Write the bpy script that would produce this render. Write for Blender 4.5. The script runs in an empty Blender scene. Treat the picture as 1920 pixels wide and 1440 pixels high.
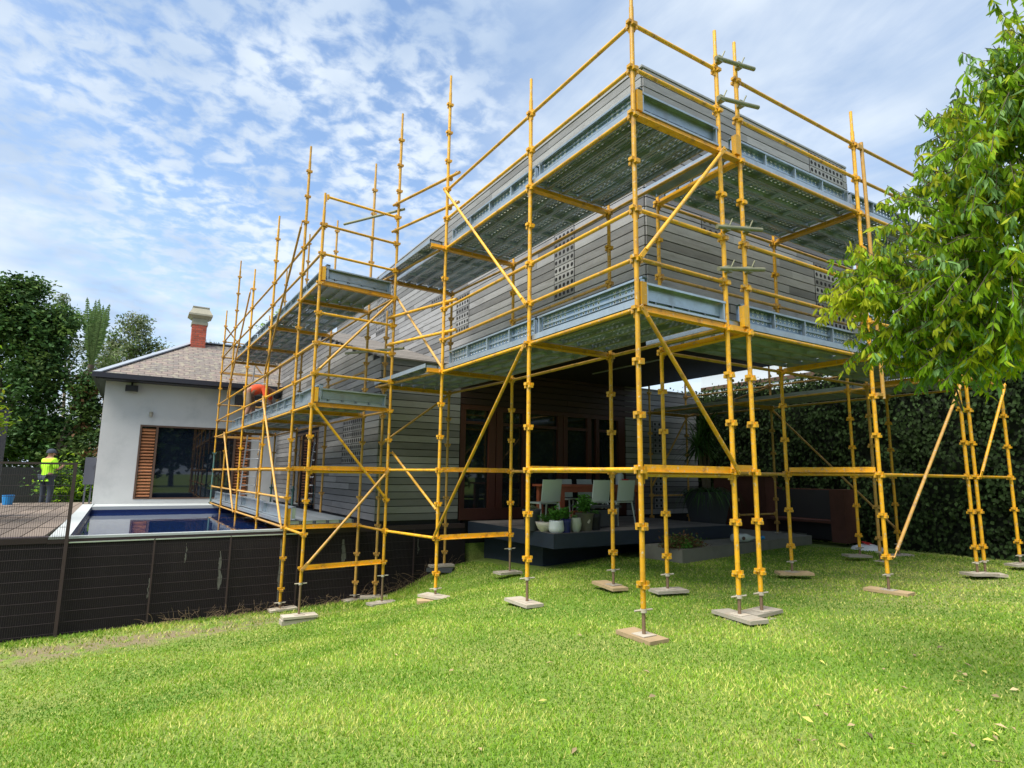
import bpy, math, random
import numpy as np
from mathutils import Vector, Matrix
R = random.Random(7)
sc = bpy.context.scene
COL = sc.collection
rad = math.radians

# ---------------------------------------------------------------- camera
cam_d = bpy.data.cameras.new("camera"); cam = bpy.data.objects.new("camera", cam_d); COL.objects.link(cam)
sc.camera = cam
yaw, pit, rol = rad(31.8), rad(8.74), rad(0.71)
fw = Vector((math.sin(yaw)*math.cos(pit), math.cos(yaw)*math.cos(pit), math.sin(pit)))
rt = Vector((math.cos(yaw), -math.sin(yaw), 0)); up = rt.cross(fw)
r2 = rt*math.cos(rol) + up*math.sin(rol); u2 = -rt*math.sin(rol) + up*math.cos(rol)
CAM = Vector((-3.834, -3.978, 0.9207))
cam.matrix_world = Matrix(((r2.x, u2.x, -fw.x, CAM.x), (r2.y, u2.y, -fw.y, CAM.y), (r2.z, u2.z, -fw.z, CAM.z), (0, 0, 0, 1)))
cam_d.sensor_width = 36; cam_d.lens = 1118.7/1920*36; cam_d.clip_start = 0.05; cam_d.clip_end = 3000

# ---------------------------------------------------------------- world, sun, exposure
SUN_AZ = Vector((-0.90, -0.28, 0)).normalized(); SUN_EL = rad(60)
sun_d = bpy.data.lights.new("sun", 'SUN'); sun = bpy.data.objects.new("sun", sun_d); COL.objects.link(sun)
sun_d.energy = 3.6; sun_d.angle = rad(38); sun_d.color = (1.0, 0.95, 0.86)
sdir = Vector((SUN_AZ.x*math.cos(SUN_EL), SUN_AZ.y*math.cos(SUN_EL), math.sin(SUN_EL)))
sun.rotation_euler = sdir.to_track_quat('Z', 'Y').to_euler(); sun.location = (0, 0, 30)
W = bpy.data.worlds.new("World"); sc.world = W; W.use_nodes = True
def nd(nt, typ, x=0, y=0, **kw):
    n = nt.nodes.new(typ); n.location = (x, y)
    for k, v in kw.items():
        setattr(n, k, v)
    return n
nt = W.node_tree; nt.nodes.clear()
L = nt.links.new
out = nd(nt, 'ShaderNodeOutputWorld'); bg = nd(nt, 'ShaderNodeBackground')
sky = nd(nt, 'ShaderNodeTexSky'); sky.sky_type = 'NISHITA'; sky.sun_disc = False
sky.sun_elevation = SUN_EL; sky.sun_rotation = math.atan2(SUN_AZ.x, SUN_AZ.y); sky.air_density = 1.0; sky.dust_density = 0.6; sky.ozone_density = 1.2
bg.inputs['Strength'].default_value = 0.12
tc = nd(nt, 'ShaderNodeTexCoord'); sep = nd(nt, 'ShaderNodeSeparateXYZ'); L(tc.outputs['Generated'], sep.inputs[0])
def M(op, a, b=None, c=None, clamp=False):
    n = nd(nt, 'ShaderNodeMath'); n.operation = op; n.use_clamp = clamp
    for i, v in enumerate((a, b, c)):
        if v is None: continue
        if isinstance(v, (int, float)): n.inputs[i].default_value = v
        else: L(v, n.inputs[i])
    return n.outputs[0]
zz = M('MAXIMUM', M('ADD', sep.outputs[2], 0.13), 0.03)
comb = nd(nt, 'ShaderNodeCombineXYZ'); L(M('DIVIDE', sep.outputs[0], zz), comb.inputs[0]); L(M('DIVIDE', sep.outputs[1], zz), comb.inputs[1])
def noise(vec, scale, det, rough=0.55, dist=0.0, off=(0, 0, 0), sc3=(1, 1, 1), rot=0):
    mp = nd(nt, 'ShaderNodeMapping'); mp.inputs['Location'].default_value = off; mp.inputs['Scale'].default_value = sc3; mp.inputs['Rotation'].default_value = (0, 0, rot)
    L(vec, mp.inputs[0]); n = nd(nt, 'ShaderNodeTexNoise'); n.inputs['Scale'].default_value = scale; n.inputs['Detail'].default_value = det
    n.inputs['Roughness'].default_value = rough; n.inputs['Distortion'].default_value = dist; L(mp.outputs[0], n.inputs[0]); return n.outputs['Fac']
big = noise(comb.outputs[0], 0.5, 2, 0.5, 0.2, (3.1, 1.7, 0))
strat = noise(comb.outputs[0], 1.6, 6, 0.6, 0.5, (0.2, 5.5, 0), (1, 0.45, 1), rad(35))
puff = noise(comb.outputs[0], 15.0, 5, 0.55, 0.25, (1.3, 0.4, 0))
wisp = noise(comb.outputs[0], 3.2, 6, 0.62, 0.6, (7.1, 2.2, 0), (1, 0.5, 1), rad(50))
dA = (fw + r2*((470-960)/1118.7) - u2*((90-720)/1118.7)).normalized()
dp = nd(nt, 'ShaderNodeVectorMath'); dp.operation = 'DOT_PRODUCT'; L(tc.outputs['Generated'], dp.inputs[0]); dp.inputs[1].default_value = dA
def mrange(x, a_, b_, lo=0.0, hi=1.0, smooth=True):
    n = nd(nt, 'ShaderNodeMapRange'); n.interpolation_type = 'SMOOTHSTEP' if smooth else 'LINEAR'; L(x, n.inputs[0]); n.inputs[1].default_value = a_; n.inputs[2].default_value = b_; n.inputs[3].default_value = lo; n.inputs[4].default_value = hi; return n.outputs[0]
reg = mrange(M('ADD', dp.outputs['Value'], M('MULTIPLY', M('SUBTRACT', big, 0.5), 0.12)), 0.90, 0.985)
pf = mrange(M('ADD', M('MULTIPLY', puff, 0.75), M('MULTIPLY', strat, 0.25)), 0.40, 0.60)
wf = mrange(M('ADD', M('ADD', M('MULTIPLY', wisp, 0.42), M('MULTIPLY', strat, 0.30)), M('MULTIPLY', big, 0.28)), 0.36, 0.57, 0.42, 1.0)
mixd = M('ADD', M('MULTIPLY', M('ADD', M('MULTIPLY', pf, 0.92), M('MULTIPLY', wf, 0.08)), reg), M('MULTIPLY', wf, M('SUBTRACT', 1.0, reg)))
low = mrange(sep.outputs[2], 0.0, 0.16, 0.35, 0.0)
cloudfac = M('MINIMUM', M('ADD', M('MULTIPLY', mixd, 0.93), low), 0.97)
shade = noise(comb.outputs[0], 2.2, 4, 0.5, 0.2, (9, 3, 0))
ccol = nd(nt, 'ShaderNodeMix'); ccol.data_type = 'RGBA'
shr = nd(nt, 'ShaderNodeMapRange'); L(shade, shr.inputs[0]); shr.inputs[1].default_value = 0.35; shr.inputs[2].default_value = 0.62
L(shr.outputs[0], ccol.inputs['Factor']); ccol.inputs['A'].default_value = (2.15, 2.75, 3.65, 1); ccol.inputs['B'].default_value = (3.75, 4.15, 4.55, 1)
blue = nd(nt, 'ShaderNodeMix'); blue.data_type = 'RGBA'; blue.blend_type = 'MULTIPLY'; blue.inputs['Factor'].default_value = 1
L(sky.outputs[0], blue.inputs['A']); blue.inputs['B'].default_value = (1.02, 1.07, 1.08, 1)
smix = nd(nt, 'ShaderNodeMix'); smix.data_type = 'RGBA'; L(cloudfac, smix.inputs['Factor']); L(blue.outputs['Result'], smix.inputs['A']); L(ccol.outputs['Result'], smix.inputs['B'])
L(smix.outputs['Result'], bg.inputs['Color']); L(bg.outputs[0], out.inputs[0])
sc.view_settings.view_transform = 'Standard'; sc.view_settings.look = 'None'; sc.view_settings.gamma = 1; sc.view_settings.exposure = 1.0
sc.cycles.max_bounces = 8; sc.cycles.transparent_max_bounces = 12; sc.cycles.caustics_reflective = False; sc.cycles.caustics_refractive = False
sc.cycles.use_denoising = True

# ---------------------------------------------------------------- materials
def mat(name, base, rough=0.6, metal=0.0, var=0.0, vscale=4.0, bump=0.0, bscale=30.0, tone=0.0, rnd=0.0, spec=0.5,
        stretch=(1, 1, 1), dark=None, darkscale=3.0, darkamt=0.5, sub=0.0, holes=None, coat=0.0, coord='Object', chips=None):
    m = bpy.data.materials.new(name); m.use_nodes = True; t = m.node_tree; t.nodes.clear(); K = t.links.new
    o = nd(t, 'ShaderNodeOutputMaterial', 600); b = nd(t, 'ShaderNodeBsdfPrincipled', 300)
    b.inputs['Roughness'].default_value = rough; b.inputs['Metallic'].default_value = metal
    b.inputs['Specular IOR Level'].default_value = spec
    if coat: b.inputs['Coat Weight'].default_value = coat
    c = nd(t, 'ShaderNodeTexCoord', -1200); mp = nd(t, 'ShaderNodeMapping', -1000); mp.inputs['Scale'].default_value = stretch; K(c.outputs[coord], mp.inputs[0])
    def mm(op, a, bb):
        n = nd(t, 'ShaderNodeMath'); n.operation = op
        for i, v in enumerate((a, bb)):
            if isinstance(v, (int, float)): n.inputs[i].default_value = v
            else: K(v, n.inputs[i])
        return n.outputs[0]
    def nz(s, d=4, r=0.6):
        n = nd(t, 'ShaderNodeTexNoise', -800); n.inputs['Scale'].default_value = s; n.inputs['Detail'].default_value = d; n.inputs['Roughness'].default_value = r
        K(mp.outputs[0], n.inputs[0]); return n.outputs['Fac']
    fac = None
    def add(x):
        nonlocal fac
        fac = x if fac is None else mm('ADD', fac, x)
    if var: add(mm('MULTIPLY', mm('SUBTRACT', nz(vscale), 0.5), var*2.2))
    if tone:
        a = nd(t, 'ShaderNodeAttribute', -800, -300); a.attribute_name = 'tone'; add(mm('MULTIPLY', mm('SUBTRACT', a.outputs['Fac'], 0.5), tone*2))
    if rnd:
        oi = nd(t, 'ShaderNodeObjectInfo', -800, -500); add(mm('MULTIPLY', mm('SUBTRACT', oi.outputs['Random'], 0.5), rnd*2))
    hsv = nd(t, 'ShaderNodeHueSaturation', 0); hsv.inputs['Color'].default_value = (*base, 1)
    if fac is not None: K(mm('MAXIMUM', mm('ADD', fac, 1.0), 0.05), hsv.inputs['Value'])
    colout = hsv.outputs[0]
    if dark:
        mx = nd(t, 'ShaderNodeMix', 150); mx.data_type = 'RGBA'
        mr = nd(t, 'ShaderNodeMapRange'); K(nz(darkscale, 6, 0.7), mr.inputs[0]); mr.inputs[1].default_value = 0.52; mr.inputs[2].default_value = 0.68; mr.inputs[4].default_value = darkamt
        K(mr.outputs[0], mx.inputs['Factor']); K(colout, mx.inputs['A']); mx.inputs['B'].default_value = (*dark, 1); colout = mx.outputs['Result']
    if chips:   # pale dried cement splashes and bare scuffs
        mx = nd(t, 'ShaderNodeMix'); mx.data_type = 'RGBA'; mr = nd(t, 'ShaderNodeMapRange'); K(nz(34, 3, 0.6), mr.inputs[0]); mr.inputs[1].default_value = 0.60; mr.inputs[2].default_value = 0.66; mr.inputs[4].default_value = 0.75
        K(mr.outputs[0], mx.inputs['Factor']); K(colout, mx.inputs['A']); mx.inputs['B'].default_value = (*chips, 1); colout = mx.outputs['Result']
    if holes:   # punched holes; near white rims paint in the light caught at their edges
        sx, sy, rr = holes; s = nd(t, 'ShaderNodeSeparateXYZ'); K(c.outputs['Object'], s.inputs[0])
        def frac(v, p, offs=0.0):
            n = nd(t, 'ShaderNodeMath'); n.operation = 'FRACT'; K(mm('ADD', mm('DIVIDE', v, p), offs), n.inputs[0]); return mm('MULTIPLY', mm('SUBTRACT', n.outputs[0], 0.5), p)
        fx = frac(s.outputs[0], sx); fy = frac(s.outputs[1], sy); d = mm('ADD', mm('MULTIPLY', fx, fx), mm('MULTIPLY', fy, fy))
        blk = frac(s.outputs[0], 0.60); ab = nd(t, 'ShaderNodeMath'); ab.operation = 'ABSOLUTE'; K(blk, ab.inputs[0]); ay = nd(t, 'ShaderNodeMath'); ay.operation = 'ABSOLUTE'; K(s.outputs[1], ay.inputs[0])
        inb = mm('MULTIPLY', mm('LESS_THAN', ab.outputs[0], 0.235), mm('LESS_THAN', ay.outputs[0], 0.088)); inh = mm('MULTIPLY', mm('LESS_THAN', d, rr*rr), inb); rim = mm('MULTIPLY', mm('LESS_THAN', d, (rr*1.6)**2), inb)
        mx = nd(t, 'ShaderNodeMix'); mx.data_type = 'RGBA'; K(rim, mx.inputs['Factor']); K(colout, mx.inputs['A']); mx.inputs['B'].default_value = (0.93, 0.95, 0.97, 1); colout = mx.outputs['Result']
        K(mm('MULTIPLY', mm('SUBTRACT', 1.0, rim), metal), b.inputs['Metallic'])
    K(colout, b.inputs['Base Color'])
    if bump:
        bp = nd(t, 'ShaderNodeBump'); bp.inputs['Strength'].default_value = bump; bp.inputs['Distance'].default_value = 0.01; K(nz(bscale, 5), bp.inputs['Height']); K(bp.outputs[0], b.inputs['Normal'])
    last = b.outputs[0]
    if sub:
        tr = nd(t, 'ShaderNodeBsdfTranslucent'); K(colout, tr.inputs[0]); ms = nd(t, 'ShaderNodeMixShader'); ms.inputs[0].default_value = sub; K(last, ms.inputs[1]); K(tr.outputs[0], ms.inputs[2]); last = ms.outputs[0]
    if holes:
        tp = nd(t, 'ShaderNodeBsdfTransparent'); ms = nd(t, 'ShaderNodeMixShader'); K(inh, ms.inputs[0]); K(last, ms.inputs[1]); K(tp.outputs[0], ms.inputs[2]); last = ms.outputs[0]
    K(last, o.inputs[0]); return m
YEL = mat("scaffold_yellow", (0.66, 0.335, 0.012), 0.45, 0, 0.30, 6, 0.15, 60, rnd=0.26, dark=(0.30, 0.14, 0.04), darkscale=8, darkamt=0.75, chips=(0.50, 0.42, 0.30))
YEL2 = mat("scaffold_yellow_worn", (0.50, 0.275, 0.055), 0.6, 0, 0.3, 8, 0.2, 60, rnd=0.22, dark=(0.24, 0.14, 0.07), darkscale=7, darkamt=0.75, chips=(0.42, 0.37, 0.29))
GRNP = mat("scaffold_green_paint", (0.07, 0.16, 0.14), 0.55, 0, 0.2, 8, dark=(0.2, 0.15, 0.1), darkscale=9)
GALV = mat("galvanised", (0.42, 0.48, 0.53), 0.40, 0.7, 0.16, 14, 0.08, 80, rnd=0.16, dark=(0.30, 0.30, 0.29), darkscale=4, darkamt=0.5)
GALVH = mat("galvanised_perforated", (0.27, 0.35, 0.44), 0.42, 0.7, 0.16, 14, 0.08, 80, rnd=0.16, dark=(0.30, 0.30, 0.29), darkscale=4, darkamt=0.5, holes=(0.084, 0.0560, 0.0125))
JACK = mat("jack_steel", (0.27, 0.18, 0.12), 0.55, 0.6, 0.25, 20, 0.2, 80, dark=(0.25, 0.12, 0.05), darkscale=10)
CLAD = mat("weathered_cladding", (0.225, 0.225, 0.228), 0.8, 0, 0.26, 2.2, 0.3, 60, tone=0.46, stretch=(1, 1, 6), dark=(0.13, 0.12, 0.115), darkscale=1.6, darkamt=0.5)
CLADW = mat("weathered_cladding_low", (0.20, 0.197, 0.197), 0.8, 0, 0.2, 2.5, 0.3, 60, tone=0.42, stretch=(1, 1, 6), dark=(0.12, 0.11, 0.105), darkscale=1.6, darkamt=0.35)
RCAP = mat("roof_boards", (0.16, 0.145, 0.13), 0.85, 0, 0.3, 3, 0.3, 40, tone=0.5, stretch=(1, 1, 1))
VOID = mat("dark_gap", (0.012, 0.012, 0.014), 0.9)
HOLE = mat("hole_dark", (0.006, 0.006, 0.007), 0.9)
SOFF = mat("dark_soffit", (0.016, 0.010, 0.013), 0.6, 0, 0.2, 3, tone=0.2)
REDW = mat("red_timber", (0.062, 0.016, 0.010), 0.45, 0, 0.25, 4, 0.2, 40, tone=0.2, stretch=(6, 6, 1))
REDD = mat("red_timber_boards", (0.034, 0.012, 0.012), 0.5, 0, 0.25, 3, tone=0.25)
GLASS = mat("dark_glass", (0.012, 0.016, 0.02), 0.03, 0, spec=0.6)
DGLASS = mat("window_glass", (0.008, 0.012, 0.02), 0.02, 0, spec=0.8)
SLATE = mat("slate_blue_paint", (0.020, 0.029, 0.046), 0.5, 0, 0.2, 5, 0.1, 30)
DECKM = mat("deck_boards", (0.17, 0.155, 0.14), 0.75, 0, 0.2, 3, 0.2, 30, tone=0.3)
DECKB = mat("brown_deck_boards", (0.16, 0.125, 0.10), 0.75, 0, 0.2, 3, 0.2, 30, tone=0.35)
RENDER = mat("white_render", (0.545, 0.55, 0.545), 0.85, 0, 0.12, 1.1, 0.1, 40, dark=(0.38, 0.40, 0.405), darkscale=0.9, darkamt=0.5)
NAVYG = mat("gutter_navy", (0.018, 0.018, 0.03), 0.5)
ZINC = mat("ridge_metal", (0.30, 0.33, 0.37), 0.5, 0.3, 0.1, 5)
WHITEP = mat("white_paint", (0.75, 0.76, 0.75), 0.5, 0, 0.05)
CEDAR = mat("cedar_louvre", (0.38, 0.15, 0.06), 0.6, 0, 0.2, 5, tone=0.3)
CEDARD = mat("window_frame_wood", (0.10, 0.055, 0.035), 0.6)
BRICKM = mat("brick_red", (0.45, 0.10, 0.06), 0.85, 0, 0.2, 12, tone=0.25)
MORT = mat("mortar", (0.36, 0.27, 0.24), 0.9)
STONE = mat("sandstone", (0.34, 0.32, 0.25), 0.85, 0, 0.2, 5, 0.2, 20)
COPE = mat("pale_coping", (0.42, 0.45, 0.45), 0.7, 0, 0.08, 3)
POOLT = mat("navy_pool_tile", (0.012, 0.025, 0.11), 0.3, 0, 0.2, 20)
RETW = mat("dark_retaining_wall", (0.010, 0.006, 0.009), 0.85, 0, 0.35, 2.5, 0.2, 12, dark=(0.028, 0.023, 0.024), darkscale=2.2, darkamt=0.4, stretch=(1, 1, 0.35))
WIRE = mat("rusty_wire", (0.040, 0.028, 0.032), 0.6, 0.3)
POSTM = mat("brown_fence_post", (0.042, 0.024, 0.026), 0.6)
CONC = mat("concrete", (0.20, 0.195, 0.155), 0.9, 0, 0.15, 3, 0.3, 40, dark=(0.14, 0.13, 0.11), darkscale=2.5)
SOLE = mat("sole_timber", (0.40, 0.36, 0.29), 0.85, 0, 0.2, 9, 0.3, 40, rnd=0.2, stretch=(1, 8, 8), dark=(0.30, 0.20, 0.12), darkscale=2)
SOLE2 = mat("sole_timber_orange", (0.40, 0.29, 0.16), 0.85, 0, 0.2, 9, 0.3, 40, rnd=0.2)
CORT = mat("corten_steel", (0.085, 0.030, 0.020), 0.75, 0.1, 0.3, 6, 0.2, 30)
BLACK = mat("black", (0.01, 0.01, 0.012), 0.6)
CHAIR = mat("chair_plastic", (0.50, 0.56, 0.50), 0.5)
TABW = mat("table_wood", (0.30, 0.08, 0.035), 0.5, 0, 0.2, 6)
POTW = mat("pot_white_glaze", (0.66, 0.69, 0.70), 0.35)
POTC = mat("pot_cream", (0.58, 0.52, 0.45), 0.6)
POTS = mat("pot_pale_green", (0.45, 0.47, 0.38), 0.5, 0, 0.1)
POTB = mat("pot_cobalt", (0.012, 0.018, 0.12), 0.3)
POTG = mat("pot_olive", (0.13, 0.12, 0.085), 0.6)
POTK = mat("pot_charcoal", (0.045, 0.05, 0.055), 0.7)
SOIL = mat("soil", (0.035, 0.025, 0.018), 0.95)
BARK = mat("bark", (0.10, 0.075, 0.055), 0.9, 0, 0.3, 6, 0.6, 25, stretch=(3, 3, 0.6))
BARKL = mat("bark_pale", (0.22, 0.17, 0.13), 0.9, 0, 0.3, 6, 0.5, 25, stretch=(3, 3, 0.6))
def leafm(name, c, tone=0.5, sub=0.3, rough=0.62): return mat(name, c, rough, 0, 0, tone=tone, sub=sub, spec=0.18)
LFG = leafm("leaf_fresh", (0.29, 0.46, 0.025), 0.5, 0.60)
LFY = leafm("leaf_yellow_green", (0.52, 0.57, 0.035), 0.4, 0.60)
LFB = leafm("leaf_blue_green", (0.20, 0.34, 0.12), 0.4, 0.3)
LFD = leafm("leaf_dark", (0.066, 0.135, 0.042), 0.6, 0.25)
LFM = leafm("leaf_mid", (0.105, 0.17, 0.042), 0.55, 0.3)
LFE = leafm("leaf_eucalypt", (0.19, 0.22, 0.12), 0.4, 0.3)
LFP = leafm("leaf_palm", (0.16, 0.24, 0.08), 0.5, 0.35)
LFR = leafm("leaf_rusty", (0.16, 0.085, 0.04), 0.5, 0.3)
LFH = leafm("leaf_ivy", (0.028, 0.052, 0.015), 1.0, 0.2, 0.75)  # ivy darkened: shade on the hedge face put into the leaf colour
LFI = leafm("leaf_ivy_lit_top", (0.15, 0.20, 0.06), 0.6, 0.3)  # paler ivy: highlights along the hedge top put into the leaf colour
HERB = leafm("leaf_herb", (0.09, 0.24, 0.035), 0.5, 0.3)
DRY = mat("dry_leaf", (0.42, 0.31, 0.17), 0.8, 0, tone=0.4, rnd=0.4, sub=0.2)
DRYY = mat("yellow_leaf", (0.52, 0.47, 0.12), 0.7, 0, tone=0.4, rnd=0.3, sub=0.2)
HIVIS = mat("hivis_yellow", (0.42, 0.85, 0.02), 0.7)
HIORG = mat("hivis_orange", (0.85, 0.09, 0.02), 0.7)
SKIN = mat("skin", (0.36, 0.19, 0.12), 0.6)
NAVYC = mat("navy_cloth", (0.03, 0.04, 0.06), 0.9)
KHAKI = mat("khaki_cloth", (0.24, 0.19, 0.14), 0.9)
ALU = mat("aluminium", (0.62, 0.64, 0.66), 0.35, 0.7)
NEIB = mat("pale_neighbour_wall", (0.62, 0.68, 0.74), 0.7)
REDP = mat("red_plastic", (0.6, 0.03, 0.03), 0.4)
BLUEP = mat("blue_plastic", (0.02, 0.25, 0.6), 0.4)
PLAST = mat("clear_plastic", (0.50, 0.55, 0.52), 0.25, 0, spec=0.6)
CARD = mat("cardboard", (0.35, 0.24, 0.14), 0.8)
# slate roof of the white house, lawn and water need their own trees
def special(name, build):
    m = bpy.data.materials.new(name); m.use_nodes = True; t = m.node_tree; b = t.nodes['Principled BSDF']; build(t, b, t.links.new); return m
def _roof(t, b, K):
    c = nd(t, 'ShaderNodeTexCoord'); mp = nd(t, 'ShaderNodeMapping'); K(c.outputs['UV'], mp.inputs[0])
    br = nd(t, 'ShaderNodeTexBrick'); K(mp.outputs[0], br.inputs[0]); br.inputs['Color1'].default_value = (0.215, 0.165, 0.145, 1); br.inputs['Color2'].default_value = (0.14, 0.13, 0.12, 1)
    br.inputs['Mortar'].default_value = (0.10, 0.08, 0.07, 1); br.inputs['Scale'].default_value = 1.0; br.inputs['Brick Width'].default_value = 0.30; br.inputs['Row Height'].default_value = 0.17; br.inputs['Mortar Size'].default_value = 0.012
    n = nd(t, 'ShaderNodeTexNoise'); n.inputs['Scale'].default_value = 6; n.inputs['Detail'].default_value = 6; K(mp.outputs[0], n.inputs[0])
    mr = nd(t, 'ShaderNodeMapRange'); K(n.outputs['Fac'], mr.inputs[0]); mr.inputs[1].default_value = 0.5; mr.inputs[2].default_value = 0.66; mr.inputs[4].default_value = 0.6
    mx = nd(t, 'ShaderNodeMix'); mx.data_type = 'RGBA'; K(mr.outputs[0], mx.inputs['Factor']); K(br.outputs[0], mx.inputs['A']); mx.inputs['B'].default_value = (0.30, 0.28, 0.20, 1)
    K(mx.outputs['Result'], b.inputs['Base Color']); b.inputs['Roughness'].default_value = 0.85
    bp = nd(t, 'ShaderNodeBump'); bp.inputs['Distance'].default_value = 0.02; K(br.outputs['Fac'], bp.inputs['Height']); bp.invert = True; K(bp.outputs[0], b.inputs['Normal'])
ROOFS = special("slate_roof", _roof)
def _lawn(t, b, K):
    c = nd(t, 'ShaderNodeTexCoord')
    def nz(s, d=5, r=0.6, st=(1, 1, 1)):
        mp = nd(t, 'ShaderNodeMapping'); mp.inputs['Scale'].default_value = st; K(c.outputs['Object'], mp.inputs[0])
        n = nd(t, 'ShaderNodeTexNoise'); n.inputs['Scale'].default_value = s; n.inputs['Detail'].default_value = d; n.inputs['Roughness'].default_value = r; K(mp.outputs[0], n.inputs[0]); return n.outputs['Fac']
    def mix(f, A, B):
        m = nd(t, 'ShaderNodeMix'); m.data_type = 'RGBA'; K(f, m.inputs['Factor'])
        for k, v in (('A', A), ('B', B)):
            if isinstance(v, tuple): m.inputs[k].default_value = (*v, 1)
            else: K(v, m.inputs[k])
        return m.outputs['Result']
    def mr(x, a, bb, hi=1.0):
        n = nd(t, 'ShaderNodeMapRange'); n.inputs[1].default_value = a; n.inputs[2].default_value = bb; n.inputs[4].default_value = hi; K(x, n.inputs[0]); return n.outputs[0]
    fine = mr(nz(60, 4), 0.35, 0.65); med = mr(nz(0.9, 5), 0.40, 0.62); bigp = mr(nz(0.35, 3), 0.4, 0.6)
    c1 = mix(fine, (0.06, 0.13, 0.010), (0.18, 0.29, 0.025))
    c2 = mix(fine, (0.11, 0.15, 0.03), (0.26, 0.33, 0.06))
    cc = mix(med, c1, c2)
    a = nd(t, 'ShaderNodeAttribute'); a.attribute_name = 'soil'
    sfac = nd(t, 'ShaderNodeMath'); sfac.operation = 'MULTIPLY'; K(a.outputs['Fac'], sfac.inputs[0]); K(mr(nz(3.5, 5), 0.38, 0.52), sfac.inputs[1])
    cc = mix(sfac.outputs[0], cc, mix(fine, (0.16, 0.12, 0.07), (0.26, 0.20, 0.13)))
    K(cc, b.inputs['Base Color']); b.inputs['Roughness'].default_value = 0.9
    bp = nd(t, 'ShaderNodeBump'); bp.inputs['Strength'].default_value = 0.8; bp.inputs['Distance'].default_value = 0.02; K(nz(45, 4), bp.inputs['Height']); K(bp.outputs[0], b.inputs['Normal'])
LAWN = special("lawn", _lawn)
def _blade(t, b, K):
    a = nd(t, 'ShaderNodeAttribute'); a.attribute_name = 'tone'; a2 = nd(t, 'ShaderNodeAttribute'); a2.attribute_name = 'dry'
    r1 = nd(t, 'ShaderNodeMix'); r1.data_type = 'RGBA'; K(a.outputs['Fac'], r1.inputs['Factor']); r1.inputs['A'].default_value = (0.085, 0.205, 0.010, 1); r1.inputs['B'].default_value = (0.31, 0.50, 0.032, 1)
    r2_ = nd(t, 'ShaderNodeMix'); r2_.data_type = 'RGBA'; K(a2.outputs['Fac'], r2_.inputs['Factor']); K(r1.outputs['Result'], r2_.inputs['A']); r2_.inputs['B'].default_value = (0.62, 0.60, 0.17, 1)
    K(r2_.outputs['Result'], b.inputs['Base Color']); b.inputs['Roughness'].default_value = 0.55; b.inputs['Specular IOR Level'].default_value = 0.3
    tr = nd(t, 'ShaderNodeBsdfTranslucent'); K(r2_.outputs['Result'], tr.inputs[0]); ms = nd(t, 'ShaderNodeMixShader'); ms.inputs[0].default_value = 0.3
    o = [n for n in t.nodes if n.type == 'OUTPUT_MATERIAL'][0]; K(b.outputs[0], ms.inputs[1]); K(tr.outputs[0], ms.inputs[2]); K(ms.outputs[0], o.inputs[0])
BLADE = special("grass_blade", _blade)
def _water(t, b, K):
    b.inputs['Base Color'].default_value = (0.006, 0.018, 0.075, 1); b.inputs['Roughness'].default_value = 0.02; b.inputs['IOR'].default_value = 1.45
    c = nd(t, 'ShaderNodeTexCoord'); n = nd(t, 'ShaderNodeTexNoise'); n.inputs['Scale'].default_value = 2.2; n.inputs['Detail'].default_value = 3; K(c.outputs['Object'], n.inputs[0])
    bp = nd(t, 'ShaderNodeBump'); bp.inputs['Strength'].default_value = 0.10; bp.inputs['Distance'].default_value = 0.02; K(n.outputs['Fac'], bp.inputs['Height']); K(bp.outputs[0], b.inputs['Normal'])
WATER = special("pool_water", _water)

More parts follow.
